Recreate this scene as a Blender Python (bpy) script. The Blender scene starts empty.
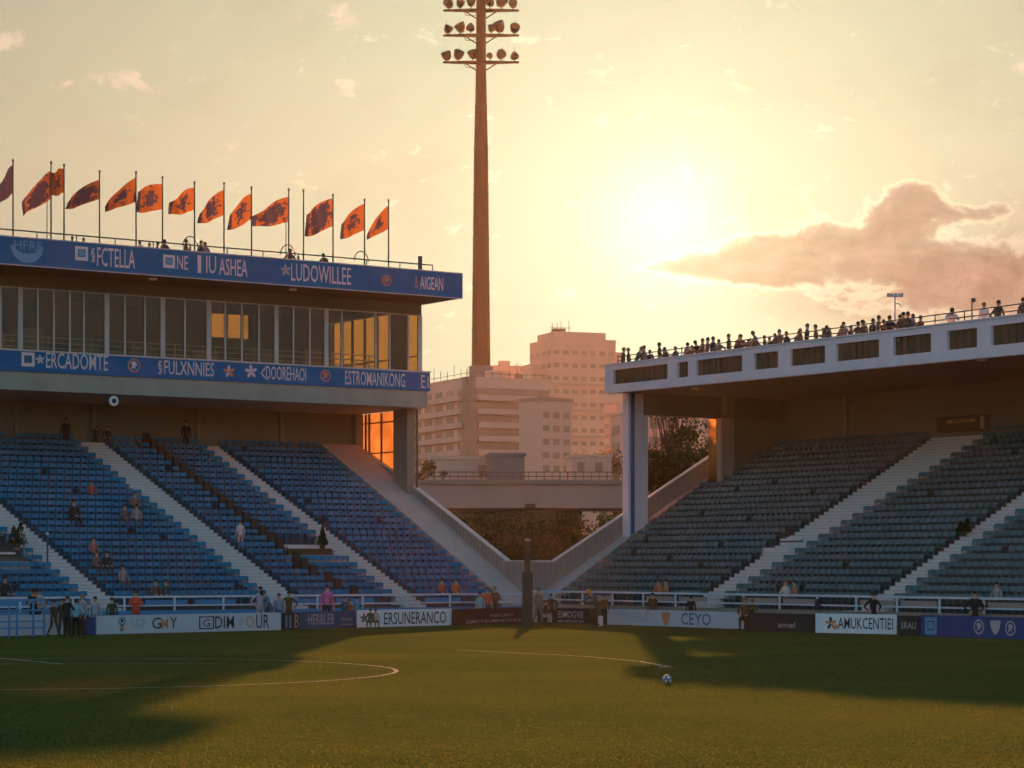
import bpy, bmesh, math, random
from math import sin, cos, tan, radians as R_, hypot, sqrt, pi, atan2, exp
from mathutils import Vector, Matrix
random.seed(7)
SC = bpy.context.scene
COL = SC.collection
# ------------------------------------------------------------------ camera
F, HOR, EYE = 2400.0, 565.0, 2.95          # focal length (px), horizon row, eye height (m)
cam_d = bpy.data.cameras.new('camera'); cam = bpy.data.objects.new('camera', cam_d); COL.objects.link(cam)
cam.location = (0, 0, EYE); cam.rotation_euler = (R_(90), 0, 0)
cam_d.sensor_width = 36; cam_d.lens = F*36/1024; cam_d.shift_y = (HOR-384)/1024
cam_d.clip_start = 0.5; cam_d.clip_end = 6000
SC.camera = cam

def P(u, v, D): return Vector(((u-512)*D/F, D, EYE+(HOR-v)*D/F))
def G(u, v):
    D = F*EYE/(v-HOR); return Vector(((u-512)*D/F, D, 0))

# ------------------------------------------------------------------ node helper and materials
class NT:
    def __init__(s, nt): s.nt = nt
    def n(s, typ, **kw):
        nd = s.nt.nodes.new(typ)
        for k, v in kw.items():
            if k.startswith('i_'):
                key = k[2:]; key = int(key) if key.isdigit() else key.replace('_', ' ')
                s.put(nd.inputs[key], v)
            else: setattr(nd, k, v)
        return nd
    def put(s, sock, v):
        if isinstance(v, bpy.types.NodeSocket): s.nt.links.new(v, sock)
        else: sock.default_value = v
    def m(s, op, a, b=0.0, c=0.0, clamp=False):
        nd = s.nt.nodes.new('ShaderNodeMath'); nd.operation = op; nd.use_clamp = clamp
        for i, x in enumerate((a, b, c)): s.put(nd.inputs[i], x)
        return nd.outputs[0]
    def mix(s, fac, a, b, mode='MIX'):
        nd = s.nt.nodes.new('ShaderNodeMix'); nd.data_type = 'RGBA'; nd.blend_type = mode
        s.put(nd.inputs[0], fac)
        for i, x in ((6, a), (7, b)):
            s.put(nd.inputs[i], (*x, 1) if isinstance(x, tuple) and len(x) == 3 else x)
        return nd.outputs[2]
    def ramp(s, fac, lo, hi):
        nd = s.nt.nodes.new('ShaderNodeMapRange'); nd.interpolation_type = 'SMOOTHSTEP'
        s.put(nd.inputs[0], fac); nd.inputs[1].default_value = lo; nd.inputs[2].default_value = hi
        return nd.outputs[0]

def mat(name, col, rough=0.8, var=0.15, scale=3.0, bump=0.0, metal=0.0, streak=False, trans=0.0, spec=0.3, col2=None, thr=(0.45, 0.62)):
    m = bpy.data.materials.new(name); m.use_nodes = True; t = NT(m.node_tree); nt = m.node_tree
    b = nt.nodes['Principled BSDF']
    tc = t.n('ShaderNodeTexCoord').outputs['Object']
    if streak:
        mp = t.n('ShaderNodeMapping', i_Vector=tc); mp.inputs['Scale'].default_value = (1, 1, 0.12); tc = mp.outputs[0]
    nz = t.n('ShaderNodeTexNoise', i_Vector=tc, i_Scale=scale, i_Detail=6.0, i_Roughness=0.65)
    c = (*col, 1)
    if col2: base = t.mix(t.ramp(nz.outputs[0], *thr), col, col2)
    else:
        f = t.m('MULTIPLY_ADD', nz.outputs[0], 2*var, 1-var)
        base = t.mix(1.0, col, t.n('ShaderNodeCombineColor', i_0=f, i_1=f, i_2=f).outputs[0], 'MULTIPLY')
    t.put(b.inputs['Base Color'], base)
    b.inputs['Roughness'].default_value = rough; b.inputs['Metallic'].default_value = metal
    b.inputs['Specular IOR Level'].default_value = spec
    if bump:
        bp = t.n('ShaderNodeBump', i_Height=nz.outputs[0], i_Strength=bump); bp.inputs['Distance'].default_value = 0.05
        t.put(b.inputs['Normal'], bp.outputs[0])
    if trans:
        tr = t.n('ShaderNodeBsdfTranslucent'); t.put(tr.inputs[0], base)
        mx = t.n('ShaderNodeMixShader', i_0=trans); t.put(mx.inputs[1], b.outputs[0]); t.put(mx.inputs[2], tr.outputs[0])
        nt.links.new(mx.outputs[0], nt.nodes['Material Output'].inputs[0])
    return m

def seat_mat(name, col):
    m = bpy.data.materials.new(name); m.use_nodes = True; t = NT(m.node_tree); b = m.node_tree.nodes['Principled BSDF']
    ps = t.n('ShaderNodeNewGeometry').outputs['Position']
    a = t.n('ShaderNodeTexNoise', i_Vector=ps, i_Scale=.35, i_Detail=3.0).outputs[0]; c = t.n('ShaderNodeTexNoise', i_Vector=ps, i_Scale=2.1, i_Detail=2.0).outputs[0]
    f = t.m('ADD', t.m('MULTIPLY', a, .7), t.m('MULTIPLY', c, .9)); f = t.m('ADD', f, .20)
    base = t.mix(1.0, col, t.n('ShaderNodeCombineColor', i_0=f, i_1=f, i_2=f).outputs[0], 'MULTIPLY')
    base = t.mix(t.m('MULTIPLY', t.ramp(c, .56, .78), .45), base, tuple(.5*q+.09 for q in col))      # sun-bleached ones
    t.put(b.inputs['Base Color'], base); b.inputs['Roughness'].default_value = .6; b.inputs['Specular IOR Level'].default_value = .25; return m
def glass(name, tint, refl=0.10):
    m = bpy.data.materials.new(name); m.use_nodes = True; t = NT(m.node_tree); nt = m.node_tree
    nt.nodes.remove(nt.nodes['Principled BSDF'])
    tr = t.n('ShaderNodeBsdfTransparent'); tr.inputs[0].default_value = (*tint, 1)
    gl = t.n('ShaderNodeBsdfGlossy'); gl.inputs['Roughness'].default_value = 0.03
    mx = t.n('ShaderNodeMixShader', i_0=refl); t.put(mx.inputs[1], tr.outputs[0]); t.put(mx.inputs[2], gl.outputs[0])
    nt.links.new(mx.outputs[0], nt.nodes['Material Output'].inputs[0]); return m

M = dict(
    conc=mat('weathered concrete', (.30, .28, .25), .9, .22, 1.2, .3, streak=True),
    conc_d=mat('dark stained concrete', (.20, .195, .17), .9, .25, .8, .3, streak=True),
    step=mat('pale aisle concrete', (.52, .49, .49), .9, .16, 2.5, .2),
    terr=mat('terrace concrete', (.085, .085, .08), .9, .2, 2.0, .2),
    nose=mat('grey step nosing', (.38, .355, .355), .9, .3, 3.0),
    ramp=mat('smooth pale ramp concrete', (.40, .355, .345), .9, .28, .8, .1, streak=True),
    para=mat('ribbed parapet panel', (.27, .235, .215), .85, .25, 1.6, .1),
    rwall=mat('olive painted wall', (.15, .165, .125), .9, .15, .5),
    seat_b=seat_mat('blue seat plastic', (.008, .135, .255)),
    seat_g=seat_mat('grey teal seat plastic', (.045, .122, .14)),
    seat_d=mat('dark green seat cover', (.022, .032, .02), .8, .25, 6),
    fas_b=mat('blue sign panel', (.006, .12, .31), .7, .2, .9, spec=.08, streak=True),
    fas_t=mat('upper blue sign panel', (.008, .12, .27), .7, .2, .9, spec=.08, streak=True),
    white=mat('white lettering', (.56, .53, .55), .6, .08, 6),
    orange=mat('orange emblem', (.55, .22, .09), .6, .15, 6),
    black=mat('black lettering', (.03, .03, .035), .6, .1, 6),
    teal=mat('teal lettering', (.02, .13, .25), .6, .1, 6),
    ltblue=mat('light blue emblem', (.10, .28, .45), .6, .2, 8),
    grey=mat('grey lettering', (.33, .34, .37), .6, .1, 6),
    lav=mat('pale lavender painted concrete', (.64, .56, .63), .8, .16, .8, .1, streak=True),
    louv=mat('dark olive louvre', (.06, .055, .03), .7, .15, 2),
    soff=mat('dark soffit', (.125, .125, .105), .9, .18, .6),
    bluepaint=mat('blue paint', (.02, .12, .30), .5, .1, 3),
    railw=mat('pale blue rail paint', (.42, .50, .60), .5, .1, 3),
    railb=mat('blue rail paint', (.05, .20, .42), .5, .1, 3),
    metal=mat('dark metal', (.09, .07, .06), .5, .2, 4, metal=.4),
    mull=mat('pale mullion metal', (.42, .40, .42), .5, .1, 3, metal=.2),
    bwhite=mat('white board face', (.62, .64, .70), .6, .16, 1.6, streak=True),
    bgrey=mat('grey board face', (.42, .45, .53), .6, .16, 1.6, streak=True),
    bblue=mat('blue board face', (.012, .05, .19), .5, .08, 1.0),
    bdblue=mat('dull blue board face', (.03, .085, .16), .5, .08, 1.0),
    bdark=mat('near black board face', (.022, .026, .024), .6, .2, 1.5),
    post=mat('dark green padded post', (.035, .042, .028), .8, .2, 2),
    tower=mat('red brown mast concrete', (.06, .020, .014), .85, .15, .3),
    lampm=mat('floodlight housing', (.035, .022, .018), .6, .3, 2),
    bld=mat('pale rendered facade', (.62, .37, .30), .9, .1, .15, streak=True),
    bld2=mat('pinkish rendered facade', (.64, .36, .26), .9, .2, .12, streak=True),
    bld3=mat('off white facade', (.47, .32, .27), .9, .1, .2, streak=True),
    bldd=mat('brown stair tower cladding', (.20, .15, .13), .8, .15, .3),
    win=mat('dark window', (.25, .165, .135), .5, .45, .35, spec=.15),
    win2=mat('hazy window', (.34, .20, .15), .6, .5, .25, spec=.1),  # window colour lifted towards the wall, haze put into the colour
    shed=mat('blue grey shed', (.12, .13, .15), .8, .1, .5),
    bridge=mat('bridge concrete', (.31, .27, .25), .9, .22, .4, .1, streak=True),
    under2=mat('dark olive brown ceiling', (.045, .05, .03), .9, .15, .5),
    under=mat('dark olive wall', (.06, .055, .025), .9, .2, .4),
    bark=mat('bark', (.08, .055, .035), .95, .3, 3, .5),
    leaf=mat('tree leaves', (.036, .045, .014), .7, .5, .9, trans=.18, spec=.05),
    leaf_r=mat('far reddish leaves', (.13, .07, .035), .7, .4, .4, trans=.4),  # leaf colour shifted to red for the far trees
    leaf_d=mat('dark hedge leaves', (.018, .042, .010), .8, .5, .8, trans=.2, spec=.05),
    skin=mat('skin', (.42, .25, .17), .6, .08, 9),
    line=mat('white pitch paint', (.30, .33, .27), 1, .5, 5, spec=0.0, col2=(.08, .10, .04), thr=(.46, .72)),
    gold=mat('gold lettering', (.65, .42, .12), .5, .1, 6),
    screen=mat('orange translucent wind screen', (.62, .36, .19), .6, .3, .9, trans=.62, spec=.1),
    glass=glass('dark clear glass', (.72, .70, .62), .022),
    bronze=glass('bronze tinted glass', (.90, .62, .32), .05),
    pipew=mat('white pipe', (.6, .6, .6), .5, .1, 4),
    wood=mat('pinkish board', (.50, .36, .38), .8, .1, 4),
    asph=mat('dark asphalt', (.05, .05, .05), .95, .3, 1.5, .2),
)
def golden():
    m = bpy.data.materials.new('golden frosted glazing'); m.use_nodes = True; t = NT(m.node_tree); nt = m.node_tree
    nt.nodes.remove(nt.nodes['Principled BSDF'])
    tc = t.n('ShaderNodeTexCoord').outputs['Object']; nz = t.n('ShaderNodeTexNoise', i_Vector=tc, i_Scale=.9, i_Detail=5.0).outputs[0]
    tr = t.n('ShaderNodeBsdfTransparent'); tr.inputs[0].default_value = (.85, .55, .25, 1)
    tl = t.n('ShaderNodeBsdfTranslucent'); t.put(tl.inputs[0], t.mix(t.ramp(nz, .3, .7), (.27, .19, .125), (.42, .32, .23)))
    mx = t.n('ShaderNodeMixShader', i_0=.62); t.put(mx.inputs[1], tr.outputs[0]); t.put(mx.inputs[2], tl.outputs[0])
    nt.links.new(mx.outputs[0], nt.nodes['Material Output'].inputs[0]); return m
M['screen'] = golden()
def cloth(col): 
    key = 'cloth%.3f_%.3f_%.3f' % col
    if key not in M: M[key] = mat(key, col, .85, .2, 9)
    return M[key]

# ------------------------------------------------------------------ mesh builder
class MB:
    def __init__(s): s.v = []; s.f = []; s.mi = []
    def add(s, vs, fs, mi=0):
        o = len(s.v); s.v += [tuple(x) for x in vs]
        for f in fs: s.f.append(tuple(i+o for i in f)); s.mi.append(mi)
        return s
    def box(s, x0, x1, y0, y1, z0, z1, mi=0):
        if x0 > x1: x0, x1 = x1, x0
        if y0 > y1: y0, y1 = y1, y0
        if z0 > z1: z0, z1 = z1, z0
        return s.add([(x0,y0,z0),(x1,y0,z0),(x1,y1,z0),(x0,y1,z0),(x0,y0,z1),(x1,y0,z1),(x1,y1,z1),(x0,y1,z1)],
              [(0,3,2,1),(4,5,6,7),(0,1,5,4),(1,2,6,5),(2,3,7,6),(3,0,4,7)], mi)
    def hexa(s, lo, hi, mi=0):          # lo, hi: two quads with matching order
        return s.add(list(lo)+list(hi), [(0,3,2,1),(4,5,6,7),(0,1,5,4),(1,2,6,5),(2,3,7,6),(3,0,4,7)], mi)
    def tube(s, p, q, r, r2=None, n=8, mi=0, cap=True):
        p = Vector(p); q = Vector(q); d = (q-p).normalized(); r2 = r if r2 is None else r2
        a = d.orthogonal().normalized(); b = d.cross(a)
        vs = [p+(a*cos(2*pi*i/n)+b*sin(2*pi*i/n))*r for i in range(n)]+[q+(a*cos(2*pi*i/n)+b*sin(2*pi*i/n))*r2 for i in range(n)]
        fs = [(i, (i+1) % n, n+(i+1) % n, n+i) for i in range(n)]
        if cap: fs += [tuple(range(n-1, -1, -1)), tuple(range(n, 2*n))]
        return s.add(vs, fs, mi)
    def path(s, pts, r, n=6, mi=0):
        for a, b in zip(pts, pts[1:]): s.tube(a, b, r, n=n, mi=mi)
        return s
    def lathe(s, prof, mtx=None, n=12, mi=0):   # prof: (radius, z)
        vs = []; fs = []
        for r, z in prof:
            for i in range(n): vs.append(Vector((r*cos(2*pi*i/n), r*sin(2*pi*i/n), z)))
        if mtx: vs = [mtx @ x for x in vs]
        for k in range(len(prof)-1):
            for i in range(n): fs.append((k*n+i, k*n+(i+1) % n, (k+1)*n+(i+1) % n, (k+1)*n+i))
        fs.append(tuple(range(n-1, -1, -1))); fs.append(tuple((len(prof)-1)*n+i for i in range(n)))
        return s.add(vs, fs, mi)
    def disc(s, c, ax, az, r, n=18, mi=0, sx=1.0, sz=1.0):
        c = Vector(c); return s.add([c+ax*(r*sx*cos(2*pi*i/n))+az*(r*sz*sin(2*pi*i/n)) for i in range(n)], [tuple(range(n))], mi)
    def prism(s, poly, ext, mi=0):      # poly: list of 3D points, ext: vector
        n = len(poly); e = Vector(ext); a = [Vector(p) for p in poly]
        return s.add(a+[p+e for p in a], [tuple(range(n-1, -1, -1)), tuple(range(n, 2*n))]+[(i, (i+1) % n, n+(i+1) % n, n+i) for i in range(n)], mi)
    def mesh(s, name, mats):
        me = bpy.data.meshes.new(name); me.from_pydata(s.v, [], s.f)
        for m in mats: me.materials.append(m)
        for p, i in zip(me.polygons, s.mi): p.material_index = i
        bm = bmesh.new(); bm.from_mesh(me); bmesh.ops.recalc_face_normals(bm, faces=bm.faces); bm.to_mesh(me); bm.free()
        return me
    def build(s, name, mats, parent=None, **kw):
        if not isinstance(mats, (list, tuple)): mats = [mats]
        o = bpy.data.objects.new(name, s.mesh(name, mats)); COL.objects.link(o)
        if parent: o.parent = parent
        tag(o, **kw); return o

def tag(o, label=None, cat=None, group=None, kind=None):
    if label: o['label'] = label
    if cat: o['category'] = cat
    if group: o['group'] = group
    if kind: o['kind'] = kind
    return o
def thing(name, label, cat, loc=(0,0,0), rz=0.0, group=None):
    o = bpy.data.objects.new(name, None); COL.objects.link(o); o.empty_display_size = .3
    o.location = loc; o.rotation_euler = (0, 0, rz); return tag(o, label, cat, group)
def dup(o, parent=None, loc=None, rz=None, label=None, group=None):
    c = o.copy(); COL.objects.link(c); c.parent = parent
    if loc is not None: c.location = loc
    if rz is not None: c.rotation_euler = (0, 0, rz)
    for k, x in (('label', label), ('group', group)):
        if x: c[k] = x
    for ch in list(o.children): dup(ch, c)
    return c
ORD = ('first second third fourth fifth sixth seventh eighth ninth tenth eleventh twelfth thirteenth fourteenth fifteenth sixteenth '
       'seventeenth eighteenth nineteenth twentieth').split()
def ordn(k):
    if k <= 20: return ORD[k-1]
    t, o = divmod(k, 10); tens = {2: 'twent', 3: 'thirt', 4: 'fort', 5: 'fift', 6: 'sixt', 7: 'sevent'}[t]
    return tens+'ieth' if o == 0 else tens+'y-'+ORD[o-1]

# text as mesh: returns list of verts/faces in the (x, z) plane, fitted to w by h, centre at 0
_cache = {}
def glyphs(txt):
    if txt in _cache: return _cache[txt]
    cu = bpy.data.curves.new('t', 'FONT'); cu.body = txt; cu.resolution_u = 2; cu.fill_mode = 'FRONT'; cu.offset = .004
    o = bpy.data.objects.new('t', cu); COL.objects.link(o)
    me = bpy.data.meshes.new_from_object(o.evaluated_get(bpy.context.evaluated_depsgraph_get()))
    vs = [v.co.copy() for v in me.vertices]; fs = [tuple(p.vertices) for p in me.polygons]
    bpy.data.objects.remove(o); bpy.data.curves.remove(cu); bpy.data.meshes.remove(me)
    xs = [v.x for v in vs]; ys = [v.y for v in vs]
    x0, x1, y0, y1 = min(xs), max(xs), min(ys), max(ys)
    r = ([((v.x-x0)/(x1-x0)-.5, (v.y-y0)/max(y1-y0, 1e-6)-.5) for v in vs], fs)
    _cache[txt] = r; return r
def letter(mb, txt, fn, x0, x1, z0, z1, mi=0):
    """letters on a surface: fn(x, z) -> point"""
    vs, fs = glyphs(txt)
    mb.add([fn((x0+x1)/2+a*(x1-x0), (z0+z1)/2+b*(z1-z0)) for a, b in vs], fs, mi)
def emblem(mb, fn, x, z, r, mis, style=0):
    def ring(ra, rb, mi, n=20, dz=1.0):
        vs = [fn(x+ra*cos(2*pi*i/n), z+dz*ra*sin(2*pi*i/n)) for i in range(n)]
        if rb is None: mb.add(vs, [tuple(range(n))], mi)
        else:
            vs += [fn(x+rb*cos(2*pi*i/n), z+dz*rb*sin(2*pi*i/n)) for i in range(n)]
            mb.add(vs, [(i, (i+1) % n, n+(i+1) % n, n+i) for i in range(n)], mi)
    def poly(pts, mi): mb.add([fn(x+a*r, z+b*r) for a, b in pts], [tuple(range(len(pts)))], mi)
    if style == 0:                                  # round crest: ring and a rearing animal-like knot
        ring(r, r*.8, mis[0])
        poly([(-.5,-.6),(-.25,.05),(-.55,.35),(-.1,.6),(.3,.45),(.55,.0),(.15,-.05),(.35,-.6),(.02,-.25)], mis[1])
    elif style == 1:                                # shield
        poly([(-1,1),(1,1),(.9,.1),(.55,-.55),(0,-1),(-.55,-.55),(-.9,.1)], mis[0])
    elif style == 2:                                # square with lettering block
        for a, b, c, d in ((-1,1,.6,1),(-1,1,-1,-.5),(-1,-.6,-.5,.6),(.6,1,-.5,.6)):
            poly([(a,c),(b,c),(b,d),(a,d)], mis[0])
        poly([(-.45,-.35),(.45,-.35),(.45,.45),(-.45,.45)], mis[1])
    elif style == 3:                                # cluster of petals
        for k in range(5):
            a = k*2*pi/5+.4; poly([(.15*cos(a-.9),.15*sin(a-.9)),(.7*cos(a-.35),.7*sin(a-.35)),(cos(a),sin(a)),(.7*cos(a+.35),.7*sin(a+.35)),(.15*cos(a+.9),.15*sin(a+.9))], mis[k % 2])
    elif style == 4:                                # wide half-disc badge
        n = 14; vs = [fn(x+r*1.25*cos(pi+pi*i/n), z+.35*r+1.2*r*sin(pi+pi*i/n)) for i in range(n+1)]
        vs2 = [fn(x+r*.95*cos(pi+pi*i/n), z+.35*r+.55*r*sin(pi+pi*i/n)) for i in range(n+1)]
        mb.add(vs+vs2, [(i, i+1, n+2+i, n+1+i) for i in range(n)], mis[0])

# ------------------------------------------------------------------ stand frames
class Frame:
    """s along the front of a stand away from the corner, t back from the front line, z up"""
    def __init__(f, C, vp, side):
        a = (vp-512, F); n = hypot(*a); d = (a[0]/n, a[1]/n)
        f.C = C; f.e = (-d[0], -d[1]); f.b = (-d[1], d[0]) if side == 'L' else (d[1], -d[0])
        f.sg = -1 if side == 'L' else 1
        f.rz = atan2(f.e[1]*f.sg, f.e[0]*f.sg)
    def w(f, s, t, z=0): return Vector((f.C[0]+f.e[0]*s+f.b[0]*t, f.C[1]+f.e[1]*s+f.b[1]*t, z))
    def l(f, s, t, z=0): return Vector((f.sg*s, t, z))     # local to the stand's Empty
    def px(f, s, t, z):
        p = f.w(s, t, z); return 512+p.x*F/p.y, HOR-(z-EYE)*F/p.y, p.y
    def st(f, u, v, t):
        k = (u-512)/F; x0 = f.C[0]+f.b[0]*t; d0 = f.C[1]+f.b[1]*t
        s = (k*d0-x0)/(f.e[0]-k*f.e[1]); D = d0+f.e[1]*s
        return s, EYE+(HOR-v)*D/F
    def tt(f, u, v, s):
        k = (u-512)/F; x0 = f.C[0]+f.e[0]*s; d0 = f.C[1]+f.e[1]*s
        t = (k*d0-x0)/(f.b[0]-k*f.b[1]); D = d0+f.b[1]*t
        return t, EYE+(HOR-v)*D/F
    def on(f, u, v, dz=0.0):                                # pixel -> (s, t) on the seating slope
        lo, hi = -5, 40
        for _ in range(50):
            t = (lo+hi)/2; s, z = f.st(u, v, t)
            if z > Z0+dz+SLOPE*(t-T0): lo = t
            else: hi = t
        return f.st(u, v, t)[0], t
T0, ROWS, TREAD, RISE, Z0 = 2.0, 25, .664, .345, .92
SLOPE = RISE/TREAD
TTOP = T0+ROWS*TREAD; ZTOP = Z0+ROWS*RISE
g = G(524, 622); L = Frame((g.x, g.y), 4000, 'L')
g = G(533, 622); Rr = Frame((g.x, g.y), -1071, 'R')
def lin(a, b):  # s as a linear function of t from two (s, t)
    return lambda t: a[0]+(b[0]-a[0])*(t-a[1])/(b[1]-a[1])

AISLES = {  # pixel edges measured at seat height
 'L': [(lin(L.on(82, 590, .5), L.on(-34, 497, .5)), lin(L.on(113, 590, .5), L.on(0, 493, .5))),
       (lin(L.on(264, 592, .5), L.on(76, 440, .5)), lin(L.on(300, 590, .5), L.on(112, 440, .5))),
       (lin(L.on(390, 590, .5), L.on(203, 443, .5)), lin(L.on(417, 590, .5), L.on(228, 446, .5)))],
 'R': [(lin(Rr.on(702, 588, .5), Rr.on(917, 437, .5)), lin(Rr.on(730, 590, .5), Rr.on(985, 437, .5))),
       (lin(Rr.on(872, 590, .5), Rr.on(1030, 478, .5)), lin(Rr.on(902, 590, .5), Rr.on(1060, 480, .5)))],
}
AISLES = {k: [((lambda a, b: (lambda t: a(t)+.12*(b(t)-a(t))))(a, b), (lambda a, b: (lambda t: b(t)-.12*(b(t)-a(t))))(a, b)) for a, b in v] for k, v in AISLES.items()}
AISLES['L'].reverse()
SEAT_END = {'L': lin(L.on(489, 587, .4), L.on(350, 470, .4)), 'R': lin(Rr.on(566, 587, .4), Rr.on(700, 484, .4))}
WALL_LINE = {'L': lin((-1.65, 2.5), (-1.35, 18.5)), 'R': lin((-2.75, 2.5), (-4.2, 14.5))}
SMAX = {'L': 36.0, 'R': 40.0}

def grand(side):
    f = L if side == 'L' else Rr
    nm = ('blue seat grandstand with a glazed box storey, blue sign bands and flags on its roof' if side == 'L'
          else 'grey seat grandstand under a pale roof gallery with dark louvre panels')
    root = thing('grandstand', nm, 'grandstand', f.w(0, 0, 0), f.rz)
    smax = SMAX[side]; wl = WALL_LINE[side]; l = f.l
    # terrace steps
    mb = MB()
    for k in range(ROWS):
        t = T0+k*TREAD; z = Z0+k*RISE
        a0, a1 = wl(t), wl(t+TREAD)
        mb.hexa([l(a0, t, z-1.2), l(smax, t, z-1.2), l(smax, t+TREAD-.003, z-1.2), l(a1, t+TREAD-.003, z-1.2)],
                [l(a0, t, z), l(smax, t, z), l(smax, t+TREAD-.003, z), l(a1, t+TREAD-.003, z)])
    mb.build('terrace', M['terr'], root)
    # aisle stairs: two treads per row
    for a, b in AISLES[side]:
        mb = MB()
        for k in range(ROWS*2):
            t = T0+k*TREAD/2; z = Z0+(k+1)*RISE/2+.06; t2 = t+TREAD/2-.002
            mb.hexa([l(a(t), t, z-.5), l(b(t), t, z-.5), l(b(t2), t2, z-.5), l(a(t2), t2, z-.5)],
                    [l(a(t), t, z), l(b(t), t, z), l(b(t2), t2, z), l(a(t2), t2, z)])
        mb.box(*sorted((l(a(T0)-.2, 0).x, l(b(T0)+.2, 0).x)), 1.1, T0-.003, .4, Z0+.02)
        for k in range(ROWS*2):
            t = T0+k*TREAD/2; z = Z0+(k+1)*RISE/2+.06
            mb.hexa([l(a(t)-.0, t-.02, z-.035), l(b(t), t-.02, z-.035), l(b(t), t-.003, z-.035), l(a(t), t-.003, z-.035)], [l(a(t), t-.02, z+.004), l(b(t), t-.02, z+.004), l(b(t), t-.003, z+.004), l(a(t), t-.003, z+.004)], 1)
        mb.build('aisle_stairs', [M['step'], M['nose']], root)
    # smooth ramp beside the end wall
    se = SEAT_END[side]
    t0, t1 = 1.2, TTOP
    mb = MB()
    zz = lambda t: Z0+.42+SLOPE*(t-T0)
    mb.hexa([l(wl(t0)+.15, t0, -.1), l(se(t0)-.12, t0, -.1), l(se(t1)-.12, t1, -.1), l(wl(t1)+.15, t1, -.1)],
            [l(wl(t0)+.15, t0, zz(t0)), l(se(t0)-.12, t0, zz(t0)), l(se(t1)-.12, t1, zz(t1)), l(wl(t1)+.15, t1, zz(t1))])
    mb.build('end_ramp', M['ramp'], root)
    # end wall with a flat toe
    if side == 'L': top = [(1.6, 3.2), (3.75, 3.2), (10.1, 6.16), (14.3, 8.08), (18.4, 9.70), (18.9, 9.70)]
    else:
        top = [(1.2, 3.16)]
        for u, v in ((552, 561), (625, 512), (700, 462), (722, 447)):
            t = 5.0
            for _ in range(8): t, z = f.tt(u, v, wl(t))
            top.append((t, z))
        top.append((top[-1][0]+4, top[-1][1]+1.2))
    mb = MB(); cap = MB(); rib = MB()
    for (ta, za), (tb, zb) in zip(top, top[1:]):
        mb.hexa([l(wl(ta)-.10, ta, -.2), l(wl(ta)+.14, ta, -.2), l(wl(tb)+.14, tb, -.2), l(wl(tb)-.10, tb, -.2)],
                [l(wl(ta)-.10, ta, za-.06), l(wl(ta)+.14, ta, za-.06), l(wl(tb)+.14, tb, zb-.06), l(wl(tb)-.10, tb, zb-.06)])
        cap.hexa([l(wl(ta)-.14, ta, za-.06), l(wl(ta)+.18, ta, za-.06), l(wl(tb)+.18, tb, zb-.06), l(wl(tb)-.14, tb, zb-.06)],
                 [l(wl(ta)-.14, ta, za), l(wl(ta)+.18, ta, za), l(wl(tb)+.18, tb, zb), l(wl(tb)-.14, tb, zb)])
        n = max(1, int((tb-ta)/.35))
        for i in range(n):
            t = ta+(tb-ta)*(i+.5)/n; z = za+(zb-za)*(i+.5)/n
            rib.box(*sorted((l(wl(t)+.138, 0).x, l(wl(t)+.165, 0).x)), t-.03, t+.03, z-.85, z-.08)
    e = mb.build('end_wall', M['para'], root)
    rib.build('rib', M['conc_d'], e); cap.build('coping', M['step'], root)
    # front parapet, pale band, rails
    dz = .0 if side == 'L' else .13
    xa, xb = sorted((l(wl(1)+.2, 0).x, l(smax, 0).x))
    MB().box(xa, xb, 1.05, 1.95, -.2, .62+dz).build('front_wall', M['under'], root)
    MB().box(xa, xb, .95, 1.05, .62+dz, .80+dz).build('front_kerb', M['railb'] if side == 'L' else M['conc_d'], root)
    rl = MB(); rl2 = MB()
    rl.box(xa, xb, .96, 1.04, 1.40+dz, 1.50+dz); rl2.box(xa, xb, .97, 1.03, 1.00+dz, 1.07+dz)
    s = wl(1)+.4
    while s < smax:
        x = l(s, 0).x; rl.box(x-.05, x+.05, .975, 1.025, .80+dz, 1.40+dz); s += 2.6
    rl.build('front_rail', M['railw'], root); rl2.build('lower_rail', M['railw'], root)
    # panels filling the rail between some posts
    s = 3.2
    k = 0
    while s < smax-3:
        x0, x1 = sorted((l(s, 0).x, l(s+2.2, 0).x))
        if k % 3 != 1: MB().box(x0, x1, 1.06, 1.09, 1.08+dz, 1.30+dz).build('rail_panel', M['railb'] if side == 'L' else M['para'], root)
        s += 2.6; k += 1
    return root, f

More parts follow.
